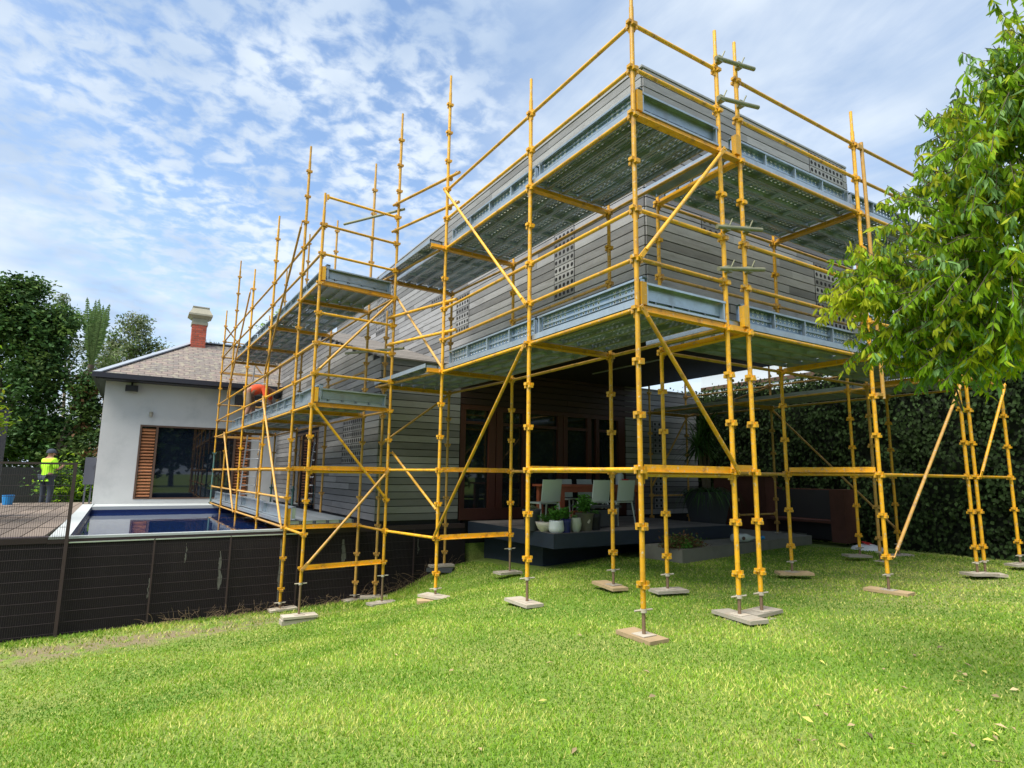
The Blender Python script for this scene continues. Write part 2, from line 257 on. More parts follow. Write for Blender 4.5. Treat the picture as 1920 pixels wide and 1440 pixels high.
# ---------------------------------------------------------------- mesh builder
class MB:
    def __init__(s): s.v = []; s.f = []; s.m = []; s.s = []; s.t = []
    def add(s, vs, fs, mi=0, smooth=False, tone=None):
        o = len(s.v); s.v += [tuple(p) for p in vs]; tn = R.random() if tone is None else tone
        for f in fs: s.f.append(tuple(i+o for i in f)); s.m.append(mi); s.s.append(smooth); s.t.append(tn)
    def box(s, a, b, mi=0, tone=None):
        x0, y0, z0 = (min(a[i], b[i]) for i in range(3)); x1, y1, z1 = (max(a[i], b[i]) for i in range(3))
        s.add([(x0,y0,z0),(x1,y0,z0),(x1,y1,z0),(x0,y1,z0),(x0,y0,z1),(x1,y0,z1),(x1,y1,z1),(x0,y1,z1)],
              [(0,3,2,1),(4,5,6,7),(0,1,5,4),(1,2,6,5),(2,3,7,6),(3,0,4,7)], mi, False, tone)
    def obox(s, c, ax, ay, az, mi=0, tone=None):  # oriented box: centre, half-vectors
        c = Vector(c); ax, ay, az = Vector(ax), Vector(ay), Vector(az); vs = []
        for k in (-1, 1):
            for i, j in ((-1,-1),(1,-1),(1,1),(-1,1)): vs.append(c+ax*i+ay*j+az*k)
        s.add(vs, [(0,3,2,1),(4,5,6,7),(0,1,5,4),(1,2,6,5),(2,3,7,6),(3,0,4,7)], mi, False, tone)
    def beam(s, p, q, w, h, mi=0, tone=None, upv=(0,0,1)):
        p, q = Vector(p), Vector(q); d = q-p; u = Vector(upv); sd = d.cross(u)
        if sd.length < 1e-6: sd = d.cross(Vector((1,0,0)))
        sd.normalize(); u = sd.cross(d).normalized(); s.obox((p+q)/2, d/2, sd*w/2, u*h/2, mi, tone)
    def tube(s, p, q, r, n=10, mi=0, r2=None, tone=None, caps=True):
        p, q = Vector(p), Vector(q); d = (q-p).normalized(); r2 = r if r2 is None else r2
        a = d.cross(Vector((0,0,1)) if abs(d.z) < 0.95 else Vector((1,0,0))).normalized(); b = d.cross(a)
        tn = R.random() if tone is None else tone; vs = []
        for c, rr in ((p, r), (q, r2)):
            for i in range(n): t = 2*math.pi*i/n; vs.append(c+(a*math.cos(t)+b*math.sin(t))*rr)
        s.add(vs, [(i, (i+1) % n, n+(i+1) % n, n+i) for i in range(n)], mi, True, tn)
        if caps: s.add(vs[:n], [tuple(range(n))[::-1]], mi, False, tn); s.add(vs[n:], [tuple(range(n))], mi, False, tn)
    def path(s, pts, rs, n=7, mi=0, tone=None):
        for i in range(len(pts)-1): s.tube(pts[i], pts[i+1], rs[i], n, mi, rs[i+1], tone, caps=True)
    def lathe(s, c, prof, n=24, mi=0, tone=0.5):
        c = Vector(c); vs = []
        for r, z in prof:
            for i in range(n): t = 2*math.pi*i/n; vs.append((c.x+r*math.cos(t), c.y+r*math.sin(t), c.z+z))
        fs = []
        for k in range(len(prof)-1):
            for i in range(n): fs.append((k*n+i, k*n+(i+1) % n, (k+1)*n+(i+1) % n, (k+1)*n+i))
        s.add(vs, fs, mi, True, tone); s.add(vs[:n], [tuple(range(n))[::-1]], mi, False, tone)
    def leaf(s, p, d, w, l, mi=0, tone=None, nrm=None):
        p = Vector(p); d = Vector(d).normalized(); n = Vector((R.gauss(0,1), R.gauss(0,1), R.gauss(0,1))) if nrm is None else Vector(nrm)
        sd = d.cross(n)
        if sd.length < 1e-4: sd = d.cross(Vector((0.3,0.5,1)))
        sd.normalize(); up_ = sd.cross(d)
        s.add([p, p+d*l*0.5+sd*w/2+up_*w*0.15, p+d*l-up_*l*0.10, p+d*l*0.45-sd*w/2+up_*w*0.15], [(0,1,2),(0,2,3)], mi, True, tone)
    def oval(s, p, d, w, l, mi=0, tone=None):
        p = Vector(p); d = Vector(d).normalized(); sd = d.cross(Vector((R.gauss(0,1), R.gauss(0,1), R.gauss(0,.5))))
        if sd.length < 1e-4: sd = d.cross(Vector((0.3,0.5,1)))
        sd.normalize(); n = sd.cross(d); cv = R.uniform(-.16, .16)
        P_ = lambda t, s_: p+d*l*t+sd*s_*w+n*(l*cv*math.sin(math.pi*t)+abs(s_)*w*.35)
        s.add([p, P_(.22, .42), P_(.5, .5), P_(.8, .26), P_(1, 0), P_(.8, -.26), P_(.5, -.5), P_(.22, -.42)], [(0,1,2,3,4),(0,4,5,6,7)], mi, True, tone)
    def disc(s, c, n, r, k=12, mi=0):
        c, n = Vector(c), Vector(n).normalized(); a = n.cross(Vector((0,0,1))).normalized(); b = n.cross(a)
        vs = [c+(a*math.cos(2*math.pi*i/k)+b*math.sin(2*math.pi*i/k))*r for i in range(k)]
        s.add(vs, [tuple(range(k))], mi, False, 0.5)
    def mesh(s, name, mats, off=(0,0,0)):
        me = bpy.data.meshes.new(name); ox, oy, oz = off
        me.from_pydata([(x-ox, y-oy, z-oz) for x, y, z in s.v], [], s.f)
        for m in (mats if isinstance(mats, (list, tuple)) else [mats]): me.materials.append(m)
        me.polygons.foreach_set('material_index', s.m); me.polygons.foreach_set('use_smooth', s.s)
        a = me.attributes.new('tone', 'FLOAT', 'FACE'); a.data.foreach_set('value', s.t); me.update(); return me
    def build(s, name, mats, parent=None, origin='base'):
        if not s.v: return None
        A = np.array(s.v)
        if origin == 'base': mn, mx = A.min(0), A.max(0); off = ((mn[0]+mx[0])/2, (mn[1]+mx[1])/2, mn[2])
        else: off = origin
        o = bpy.data.objects.new(name, s.mesh(name, mats, off)); COL.objects.link(o); o.location = off
        if parent: setparent(o, parent)
        return o
def setparent(o, p):
    o.parent = p
    w = world_loc(p)
    o.location = Vector(o.location) - w
def world_loc(o):
    v = Vector(o.location)
    while o.parent: o = o.parent; v += Vector(o.location)
    return v
def tag(o, label, cat, group=None, kind=None):
    if label: o['label'] = label
    if cat: o['category'] = cat
    if group: o['group'] = group
    if kind: o['kind'] = kind
    return o
def empty(name, loc, label, cat, group=None):
    o = bpy.data.objects.new(name, None); COL.objects.link(o); o.location = loc; o.empty_display_size = 0.2; return tag(o, label, cat, group)
def struct(o, label=None): o['kind'] = 'structure'; return o

# ---------------------------------------------------------------- terrain
def sm(x, a, b): t = min(1, max(0, (x-a)/(b-a))); return t*t*(3-2*t)
TK = [(-50,-.43),(-1,-.435),(0.5,-.465),(1.5,-.53),(2.6,-.67),(3.4,-.87),(4.6,-1.13),(5.4,-1.27),(6.4,-1.36),(9,-1.42),(14,-1.5),(60,-1.6)]
def ground(x, y):
    t = -0.6*x+0.8*y
    for (a, za), (b, zb) in zip(TK, TK[1:]):
        if t <= b: z = za+(zb-za)*max(0, (t-a))/(b-a); break
    else: z = TK[-1][1]
    z += 0.30*sm(x, 0.2, 1.6)*sm(t, 2.2, 4.4)
    z += 0.05*math.sin(x*0.9+1)*math.sin(y*0.7)*sm(math.hypot(x+3.8, y+4), 1, 4)*0.3
    return z
def terrain(x, y):
    if y > 7.08 and x < 1.95: return -1.6 if y < 17.6 else -0.30
    if y > 7.08: return -0.45
    return ground(x, y)
def axis(a, b, fine, lo, hi):
    pts = [a]
    x = a
    while x < b:
        d = fine if lo <= x <= hi else fine+0.22*min(abs(x-lo), abs(x-hi)); x += d; pts.append(x)
    return pts
xs = axis(-420, 420, 0.22, -9, 11); ys = axis(-300, 700, 0.22, -5, 7.0); ys = sorted([y for y in ys if not (7.0 < y < 7.12)]+[7.05, 7.09])
nx, ny = len(xs), len(ys)
V = [(x, y, terrain(x, y)) for y in ys for x in xs]
F = [(j*nx+i, j*nx+i+1, (j+1)*nx+i+1, (j+1)*nx+i) for j in range(ny-1) for i in range(nx-1)]
me = bpy.data.meshes.new("lawn_ground"); me.from_pydata(V, [], F); me.materials.append(LAWN)
a = me.attributes.new('soil', 'FLOAT', 'POINT')
def soil(x, y):
    d = abs(y-(6.05+0.05*(x+4)))  # worn strip running beside the retaining wall
    s_ = (1-sm(d, 0.2, 0.75))*(1-sm(x, -3.0, 0.2))*0.9
    return max(s_, 0.6*(1-sm(abs(y-0.3), 0.4, 2.0))*(1-sm(abs(x-5.5), 1.0, 5.0))*0.5)
a.data.foreach_set('value', [soil(x, y) for x, y, z in V]); me.polygons.foreach_set('use_smooth', [True]*len(F))
go = bpy.data.objects.new("ground", me); COL.objects.link(go); struct(go)

# grass blades: short real leaves, dense near the viewer
rng = np.random.default_rng(5)
def grass():
    N = 430000
    # sample polar around the camera footprint, within the view wedge and a margin
    rr = 1.3+ (rng.random(N)**1.35)*12.5
    th = yaw + (rng.random(N)-0.5)*rad(112)
    x = CAM.x+rr*np.sin(th); y = CAM.y+rr*np.cos(th)
    ok = (y < 6.95) & ~((x > 1.95) & (y > 4.6)) & ~((x > 3.87) & (x < 8.4) & (y > 3.08+0.12*(x-3.9))) & (x < 8.95)
    x, y, rr = x[ok], y[ok], rr[ok]
    sl = np.array([soil(a_, b_) for a_, b_ in zip(x, y)]); keep = rng.random(len(x)) > sl*0.8; x, y, rr, sl = x[keep], y[keep], rr[keep], sl[keep]
    z = np.array([ground(a_, b_) for a_, b_ in zip(x, y)]); n = len(x)
    pn = np.sin(x*1.7+1.3*np.sin(y*1.1))*np.cos(y*1.9+0.7*np.sin(x*2.3))+0.5*np.sin(x*4.1+y*3.3)
    near = ((x < 1) & (y > 5.9)).astype(float)
    h = (0.014+0.015*rng.random(n))*(1+0.15*pn+0.9*near); wd = (0.0022+0.0013*rng.random(n))*(0.7+rr*0.22)
    a1 = rng.random(n)*2*np.pi; lean = 0.2+0.9*rng.random(n); a2 = rng.random(n)*2*np.pi
    P = np.stack([x, y, z-0.002], 1); sx = np.stack([np.cos(a1)*wd, np.sin(a1)*wd, 0*wd], 1)
    tip = P+np.stack([np.cos(a2)*h*lean, np.sin(a2)*h*lean, h], 1)
    Vv = np.stack([P-sx, P+sx, tip], 1).reshape(-1, 3)
    me = bpy.data.meshes.new("grass"); me.vertices.add(3*n); me.vertices.foreach_set('co', Vv.ravel()); me.loops.add(3*n); me.polygons.add(n)
    me.loops.foreach_set('vertex_index', np.arange(3*n, dtype=np.int32)); me.polygons.foreach_set('loop_start', np.arange(0, 3*n, 3, dtype=np.int32)); me.polygons.foreach_set('loop_total', np.full(n, 3, dtype=np.int32))
    me.update(calc_edges=True)
    at = me.attributes.new('tone', 'FLOAT', 'FACE'); at.data.foreach_set('value', np.clip(0.5+0.5*(rng.random(n)-0.5)+0.3*pn, 0, 1).astype(np.float32))
    dry = np.clip((rng.random(n) < (0.20+0.30*np.clip(pn+0.1, 0, 1)+0.5*sl)).astype(float)*(0.5+0.5*rng.random(n)), 0, 1)
    at = me.attributes.new('dry', 'FLOAT', 'FACE'); at.data.foreach_set('value', dry.astype(np.float32))
    me.materials.append(BLADE); o = bpy.data.objects.new("grass", me); COL.objects.link(o)
    tag(o, "short bright green lawn grass with straw coloured blades", "grass", kind='stuff')
grass()

# ---------------------------------------------------------------- houses
PITCH = 0.1365
def boards(mb, plane, c, a0, a1, z0, z1, out_, mi=0, pitch=PITCH, th=0.022, gap=0.015, top=None, skip=None):
    """horizontal boards on the plane X=c or Y=c; out_ = +1/-1 outward sign; top(a) = sloping top edge"""
    z = z0; n = 0
    while z < z1-0.03:
        zt = min(z+pitch-gap, z1); a = a0; n += 1
        while a < a1-1e-6:
            b = min(a1, a+R.uniform(1.6, 4.2)); b = a1 if a1-b < 0.5 else b
            aa, bb = a, b-0.003
            if top:
                # clip the board under the sloping edge, where the edge rises with a
                while aa < bb and top(aa) < zt: aa += 0.04
            if bb-aa > 0.02 and not (skip and skip(aa, bb, z, zt)):
                jit = R.uniform(-0.002, 0.002); c2 = c+out_*(th+jit)
                if plane == 'X': mb.box((c, aa, z), (c2, bb, zt), mi)
                else: mb.box((aa, c, z), (bb, c2, zt), mi)
            a = b
        z += pitch
    return mb
house = empty("timber_house", (4.2, 6, -0.4), "grey weathered timber clad modern house with overhanging upper storey behind the scaffold", "house")
BX0, BX1, BY0, BY1, BZ0, BZ1 = 1.67, 6.75, 1.55, 16.5, 3.18, 6.60
# upper storey: dark core + board skins
m = MB(); m.box((BX0, BY0, BZ0+0.03), (BX1, BY1, BZ1-0.02)); m.build("upper_core", VOID, house)
m = MB(); boards(m, 'X', BX0, BY0+0.004, BY1, BZ0, BZ1-0.005, -1); m.build("side_cladding", CLAD, house)
m = MB(); boards(m, 'Y', BY0, BX0+0.004, BX1, BZ0, BZ1-0.005, -1); m.build("front_cladding", CLAD, house)
m = MB(); boards(m, 'X', BX1, BY0-0.02, BY1, BZ0, BZ1-0.005, 1); m.build("far_side_cladding", CLAD, house)
m = MB(); m.box((BX0-0.028, BY0-0.028, BZ1), (BX1+0.028, BY1, BZ1+0.03)); m.build("roof_edge", CLAD, house)
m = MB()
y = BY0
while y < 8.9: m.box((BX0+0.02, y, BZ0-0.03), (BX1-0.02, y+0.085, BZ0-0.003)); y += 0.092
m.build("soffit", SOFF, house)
def perf(name, plane, c, a0, a1, z0, z1, out_, cols, mm=CLAD, r=0.030, zref=BZ0, groups=1):
    """panel of drilled boards: a slightly proud board panel with rows of flat near black discs painting the shade of drilled holes"""
    mb = MB(); k = math.ceil((z0-zref)/PITCH-0.01); zt = zref+k*PITCH; n_out = (out_, 0, 0) if plane == 'X' else (0, out_, 0); cc = c+out_*0.0285
    for g in range(groups):
        ga = a0+(a1-a0)*g/groups; gb = a0+(a1-a0)*(g+1)/groups; z = zt
        while z+PITCH <= z1+0.05:
            if plane == 'X': mb.box((c+out_*0.0235, ga+0.004, z), (cc, gb-0.004, z+PITCH-0.012), 0)
            else: mb.box((ga+0.004, c+out_*0.0235, z), (gb-0.004, cc, z+PITCH-0.012), 0)
            for i in range(cols):
                a_ = ga+(gb-ga)*(i+0.5)/cols; p = (cc+out_*0.0015, a_, z+PITCH*0.46) if plane == 'X' else (a_, cc+out_*0.0015, z+PITCH*0.46)
                mb.disc(p, n_out, r, 12, 1)  # flat dark disc painted in place of the shade inside a hole
            z += PITCH
        for e in (ga, gb):   # dark side joints
            if plane == 'X': mb.box((c+out_*0.0235, e-0.006, zt), (cc+out_*0.001, e+0.003, z-0.01), 1)
            else: mb.box((e-0.006, c+out_*0.0235, zt), (e+0.003, cc+out_*0.001, z-0.01), 1)
    o = mb.build("perforated_panel", [mm, HOLE], house); return o
perf("", 'X', BX0, 3.07, 3.59, 3.70, 4.95, -1, 5, r=.034)
perf("", 'X', BX0, 6.57, 7.14, 3.80, 4.75, -1, 5, r=.036)
perf("", 'X', BX0, 7.9, 8.45, 4.6, 4.95, -1, 5)
perf("", 'X', BX0, 11.05, 12.3, 4.7, 6.1, -1, 5, r=.042, groups=2)
perf("", 'Y', BY0, 2.76, 3.25, 4.30, 4.75, -1, 4, r=0.033)
perf("", 'Y', BY0, 5.60, 6.62, 5.88, 6.56, -1, 9, r=0.036)
perf("", 'Y', BY0, 5.52, 6.60, 3.32, 4.62, -1, 9, r=0.035)
# ground floor wing: side wall X=0 facing the pool, end wall Y=7.05
WX, WY, WZ = 0.03, 7.05, 3.17; SL = 0.283
def wtop(yv): return min(WZ+SL*(yv-WY), 5.2)
m = MB(); vs = []
m.add([(WX+.01, WY+.01, -1.6), (1.9, WY+.01, -1.6), (1.9, 17.0, -1.6), (WX+.01, 17.0, -1.6), (WX+.01, WY+.01, WZ-.03), (1.66, WY+.01, WZ-.03), (1.66, 14.2, 5.16), (WX+.01, 14.2, 5.16), (1.66, 17, 5.16), (WX+.01, 17, 5.16)],
      [(0,1,5,4),(0,4,7,9,3),(4,5,6,7),(7,6,8,9),(1,2,8,6,5),(3,9,8,2)]); m.build("wing_core", VOID, house)
DOOR = (11.5, 14.1, 2.02)
m = MB()
z = 0.05
while z < 5.15:
    zt = z+PITCH-0.015; a0 = WY-0.02
    if zt > WZ: a0 = max(a0, WY+(zt-WZ)/SL)
    segs = [(a0, 17.0)] if z > DOOR[2] else [(a0, DOOR[0]), (DOOR[1], 17.0)]
    for s0, s1 in segs:
        a_ = s0
        while a_ < s1-0.01:
            b_ = min(s1, a_+R.uniform(1.4, 3.6)); m.box((WX, a_, z), (WX-0.022, b_-0.003, zt)); a_ = b_
    z += PITCH
m.build("wing_side_cladding", CLADW, house)
m = MB(); boards(m, 'Y', WY, WX-0.02, 1.74, 0.05, WZ, -1); m.build("wing_end_cladding", CLADW, house)
m = MB()   # sloping board roof of the wing
n = 52
for i in range(n):
    y0 = WY-0.06+i*0.138; y1 = y0+0.112; z0 = WZ+SL*(y0-WY)+.01; z1 = WZ+SL*(y1-WY)+.01
    m.add([(WX-0.05,y0,z0),(1.64,y0,z0),(1.64,y1,z1),(WX-0.05,y1,z1),(WX-0.05,y0,z0+.03),(1.64,y0,z0+.03),(1.64,y1,z1+.03),(WX-0.05,y1,z1+.03)],
          [(0,3,2,1),(4,5,6,7),(0,1,5,4),(1,2,6,5),(2,3,7,6),(3,0,4,7)])
m.build("wing_roof", RCAP, house)
perf("", 'X', WX, 8.0, 9.35, 1.10, 2.12, -1, 5, CLADW, 0.042, 0.05, groups=2)
# sliding door on the pool side
m = MB(); m.box((WX-.005, DOOR[0], .03), (WX+.012, DOOR[1], DOOR[2])); d = m.build("pool_door", DGLASS, house)
m = MB()
for a_ in (DOOR[0], 12.35, 13.2, DOOR[1]-.06): m.box((WX-.03, a_, .03), (WX-.006, a_+.06, DOOR[2]))
m.box((WX-.03, DOOR[0], DOOR[2]-.06), (WX-.032, DOOR[1], DOOR[2])); m.build("door_frame", CEDARD, d)
# glazed wall under the overhang at Y=7.05
GX0, GX1, GZ = 1.76, 6.28, 2.38
m = MB(); m.box((GX0, WY+.05, .02), (GX1, WY+.06, GZ)); g = m.build("glazed_doors", GLASS, house)
m = MB()
for a_, b_ in ((GX0, 1.88), (2.44, 2.60), (2.62, 2.78), (3.30, 3.44), (4.24, 4.38), (4.40, 4.52), (5.10, 5.22), (5.36, 5.46), (6.06, 6.28)): m.box((a_, WY-.02, .02), (b_, WY+.048, GZ), tone=R.random())
m.box((GX0, WY-.024, .02), (GX1, WY+.046, .25)); m.box((GX0, WY-.024, GZ-.10), (GX1, WY+.046, GZ)); m.build("door_frame", REDW, g)
for a_, b_ in ((1.88, 2.44), (2.78, 3.30), (3.44, 4.24), (4.52, 5.10), (5.46, 6.06)): m = MB(); m.box((a_, WY-.01, 1.98), (b_, WY+.044, 2.04)); m.build("transom_bar", REDW, g)

m = MB(); boards(m, 'Y', WY, 1.74, 6.75, GZ+.01, BZ0-.04, -1, th=.03); m.build("red_board_header", REDD, house)
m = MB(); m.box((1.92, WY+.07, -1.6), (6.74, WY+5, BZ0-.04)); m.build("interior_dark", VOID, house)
m = MB(); boards(m, 'Y', WY, 6.30, 8.85, 0.02, 3.12, -1); m.build("right_wall_cladding", CLADW, house)
m = MB(); m.box((6.30, WY+.006, -.4), (8.84, WY+2.4, 3.1)); m.build("right_wall_core", VOID, house)
m = MB(); m.box((6.28, WY-.04, 3.125), (8.88, WY+2.4, 3.16)); m.build("right_wall_cap", RCAP, house)
perf("", 'Y', WY, 7.22, 7.68, 1.45, 2.35, -1, 3, CLADW, 0.036, 0.02)
perf("", 'Y', WY, 7.22, 7.68, 0.1, 1.0, -1, 3, CLADW, 0.036, 0.02)
m = MB(); m.box((2.6, 2.6, BZ0-.052), (2.64, 6.6, BZ0-.034)); m.build("light_slot", ALU, house)
m = MB(); m.box((4.4, 4.0, BZ0-.052), (4.44, 6.0, BZ0-.034)); m.build("light_slot", ALU, house)
# plinth under wing and deck
m = MB(); m.box((2.35, 4.9, -1.2), (6.0, 7.0, -.2)); m.build("plinth", SLATE, house)

# deck
m = MB(); y = 4.09
while y < 7.0: m.box((2.0, y, -.03), (6.35, y+.085, 0.0)); y += .092
dk = m.build("timber_deck", DECKM); struct(dk)
m = MB(); m.box((2.0, 4.06, -.24), (6.36, 4.085, -.004)); m.box((1.975, 4.06, -.24), (1.998, 7.02, -.004)); m.box((6.352, 4.086, -.24), (6.376, 7.02, -.004)); m.build("deck_fascia", SLATE, dk)
m = MB(); m.add([(3.9,3.12,-.6),(8.4,3.66,-.6),(8.4,4.04,-.6),(3.96,4.04,-.6),(3.9,3.12,-.25),(8.4,3.66,-.25),(8.4,4.04,-.25),(3.96,4.04,-.25)], [(0,3,2,1),(4,5,6,7),(0,1,5,4),(1,2,6,5),(2,3,7,6),(3,0,4,7)]); m.box((6.4, 4.05, -.6), (9.0, 6.9, -.252)); pad = m.build("concrete_slab", CONC); struct(pad)

# retaining wall, pool, left deck
m = MB(); m.box((-14, 7.02, -1.7), (1.92, 7.10, -.125)); w = m.build("retaining_wall", RETW); tag(w, "dark stained retaining wall below the pool edge behind the wire fence", "wall")
m = MB()
for (x, z0, z1, ww) in ((-2.55, -.95, -.35, .05), (-1.62, -1.25, -.2, .06), (-3.05, -.5, -.2, .03), (-.55, -.75, -.25, .07), (.9, -.6, -.3, .03), (-3.52, -.7, -1.0, .03)):
    pts = []
    for i in range(7): t = i/6; pts.append((x+R.uniform(-.02, .02)+ww*(.5-abs(t-.4))*.7, z0+(z1-z0)*t))
    for (xa, za), (xb, zb) in zip(pts, pts[1:]): m.add([(x-ww*.3+R.uniform(-.01, .01), 7.017, za), (xa+ww*.3, 7.017, za), (xb+ww*.3, 7.017, zb), (x-ww*.3, 7.017, zb)], [(0,1,2,3)], tone=R.random())
m.build("lime_stain", mat("lime_stain", (0.20, 0.20, 0.18), .9, var=.3, vscale=20), w)
def skew(mb, xa, xb, xc, xd, y0, y1, z0, z1):   # slab whose long sides run slightly off the grid: xa,xb at y0 and xc,xd at y1
    mb.add([(xa,y0,z0),(xb,y0,z0),(xd,y1,z0),(xc,y1,z0),(xa,y0,z1),(xb,y0,z1),(xd,y1,z1),(xc,y1,z1)], [(0,3,2,1),(4,5,6,7),(0,1,5,4),(1,2,6,5),(2,3,7,6),(3,0,4,7)])
m = MB(); m.box((-4.82, 7.0, -.065), (-1.45, 7.10, -.03)); skew(m, -4.82, -4.58, -5.05, -4.80, 7.101, 17.1, -.12, -.031); m.box((-4.76, 15.7, -.12), (WX, 17.1, -.0305)); cp = m.build("pool_coping", COPE); struct(cp)
m = MB(); skew(m, -4.60, -4.581, -4.80, -4.78, 7.17, 15.72, -1.6, -.121); m.box((-4.79, 15.701, -1.6), (.02, 15.72, -.121)); m.box((-4.6, 7.101, -1.6), (.02, 7.12, -.121)); m.box((0, 7.2, -1.6), (.02, 15.7, -.1)); m.box((-4.8, 7.2, -1.6), (.02, 15.7, -1.58)); struct(m.build("pool_basin", POOLT))
m = MB(); m.add([(-4.58, 7.12, -.2), (0, 7.12, -.2), (0, 15.7, -.2), (-4.78, 15.7, -.2)], [(0,1,2,3)]); struct(m.build("pool_water", WATER))
m = MB(); x = -13.0
while x < -5.0:
    y = 7.2
    while y < 18.5: e = min(18.6, y+R.uniform(2.5, 5)); m.box((x, y, -.07), (x+.262, e-.004, -.034)); y = e
    x += .28
struct(m.build("pool_deck", DECKB))
m = MB(); m.box((-14, 7.0, -.12), (-4.83, 7.195, -.03)); m.box((-4.829, 7.005, -.13), (1.9, 7.099, -.0655)); m.box((-1.449, 7.005, -.065), (1.9, 7.099, -.04)); m.build("edge_beam", POSTM, w)

# wire mesh fence
fn = empty("mesh_fence", (-3, 6.92, -1.4), "rusty welded wire mesh fence with brown posts standing in front of the retaining wall", "fence")
m = MB(); FY = 6.93
for k in range(24):
    z = -1.36+k*.147
    if z > .98: break
    if z < -.1: 
        xa, xb = -12, 1.4
    else: xa, xb = -12, -4.6
    pts = np.linspace(xa, xb, int((xb-xa)/1.06)+2)
    for p0, p1 in zip(pts, pts[1:]): m.tube((p0, FY, z+R.uniform(-.004, .004)+max(0, 0)), (p1, FY, z+R.uniform(-.004, .004)), .0036, 4, caps=False)
m.build("horizontal_wires", WIRE, fn)
m = MB(); x = -12
while x < 1.4:
    z0 = ground(x, 6.93)-.02; zt = -.11 if x > -4.6 else 1.0; m.box((x-.0017, FY-.003, z0), (x+.0017, FY+.001, zt)); x += .026
for k in range(420):   # fine diamond strands
    x = -8+k*.022
    zt = 1.0 if x < -4.62 else -.12
m.build("vertical_wires", WIRE, fn)
for x in (-8.6, -6.6, -4.6):
    m = MB(); m.box((x-.022, FY-.05, ground(x, FY)-.1), (x+.022, FY-.006, 1.03)); m.build("fence_post", POSTM, fn)
for x in (-3.5, -2.43, -1.36, -.3, .77):
    m = MB(); m.box((x-.012, FY-.03, ground(x, FY)-.1), (x+.012, FY-.006, -.1)); m.build("fence_post", POSTM, fn)
m = MB(); m.box((-12, FY-.045, 1.0), (-4.6, FY-.01, 1.03)); m.build("top_rail", POSTM, fn)
m = MB(); m.box((-4.57, FY-.03, -.118), (-1.3, FY-.008, -.102)); m.build("cap_rail", ALU, fn)
# dry creepers at the wall foot
m = MB()
for k in range(240):
    x = R.uniform(-3.6, 1.6); y = R.uniform(6.72, 6.9); z = ground(x, y); p = Vector((x, y, z)); pts = [p]; d = Vector((R.uniform(-1, 1), R.uniform(-.2, .2), R.uniform(.3, 1))).normalized()
    for i in range(5): d = (d+Vector((R.uniform(-.5, .5), R.uniform(-.1, .1), R.uniform(-.6, .2)))).normalized(); p = p+d*R.uniform(.02, .07)*(1.5 if x > -.3 else 1); pts.append(Vector((p.x, min(p.y, 6.91), max(p.z, z))))
    m.path(pts, [.0018]*6, 4)
o = m.build("dry_creeper", mat("dry_vine", (.22, .15, .09), .9, tone=.5)); tag(o, "tangle of dry brown creeper stems along the foot of the dark wall", "creeper", kind='stuff')

# white rendered house
HY = 17.1
wh = empty("rendered_house", (-1.5, HY, -.03), "white rendered house with slate hip roof and brick chimney beyond the pool", "house")
m = MB()
HX0, HX1, HZ = -4.84, 3.4, 3.62
WIN = (-3.86, -.75, .1, 2.3)
m.box((HX0, HY, -.4), (WIN[0], HY+.25, HZ)); m.box((WIN[1], HY, -.4), (HX1, HY+.25, HZ)); m.box((WIN[0], HY, WIN[3]), (WIN[1], HY+.25, HZ)); m.box((WIN[0], HY, -.4), (WIN[1], HY+.25, WIN[2]))
m.box((HX0, HY+.251, -.4), (HX0+.25, HY+9, HZ)); m.box((HX1-.25, HY+.251, -.4), (HX1, HY+9, HZ)); m.build("wall", RENDER, wh)
m = MB(); m.box((HX0+.26, HY+3.2, -.4), (HX1-.26, HY+3.3, HZ)); m.box((HX0+.26, HY+.26, -.02), (HX1-.26, HY+3.19, .02)); m.build("room", mat("room_dark", (.05, .045, .04), .9), wh)
# hip roof with uv
E0, E1, F0, F1, EZ = HX0-.22, HX1+.22, HY-.5, HY+9, HZ+.08
rx, ry, rz = (-2.5), HY+2.9, 5.52
me = bpy.data.meshes.new("roof"); vs = [(E0, F0, EZ), (E1, F0, EZ), (2.2, F0+3.0, rz), (rx, F0+3.4, rz), (E0, F1, EZ), (E1, F1, EZ), (rx, F1-3.4, rz), (2.2, F1-3.4, rz)]
fs = [(0,1,2,3), (0,3,6,4), (1,5,7,2), (3,2,7,6), (4,6,7,5)]; me.from_pydata(vs, [], fs); uv = me.uv_layers.new(name="uv")
for p in me.polygons:
    for li in p.loop_indices:
        v = me.vertices[me.loops[li].vertex_index].co; s_ = math.hypot(1, 1)*.0
        if abs(p.normal.y) > abs(p.normal.x): uv.data[li].uv = (v.x, (v.z-EZ)*2.0)
        else: uv.data[li].uv = (v.y, (v.z-EZ)*1.8)
me.materials.append(ROOFS); ro = bpy.data.objects.new("roof", me); COL.objects.link(ro); setparent(ro, wh)
m = MB(); m.beam((E0, F0, EZ+.02), (rx, F0+3.4, rz+.03), .26, .035); m.beam((rx, F0+3.4, rz+.03), (2.2, F0+3.0, rz+.03), .24, .035); m.build("ridge_capping", ZINC, ro)
m = MB(); m.box((E0-.02, F0-.1, EZ-.13), (E1, F0-.002, EZ+.01)); m.box((E0-.1, F0-.1, EZ-.13), (E0-.022, F1, EZ+.01)); m.box((E0, F0, EZ-.16), (E1, HY-.01, EZ-.12)); m.box((E0, HY-.009, EZ-.16), (HX0-.01, F1, EZ-.12)); m.build("gutter", NAVYG, ro)
ch = MB(); cx0, cx1, cy0, cy1 = -2.62, -2.16, HY+2.4, HY+2.9
z = 5.2; row = 0
ch.box((cx0+.01, cy0+.01, 5.2), (cx1-.01, cy1-.01, 6.1), 1)
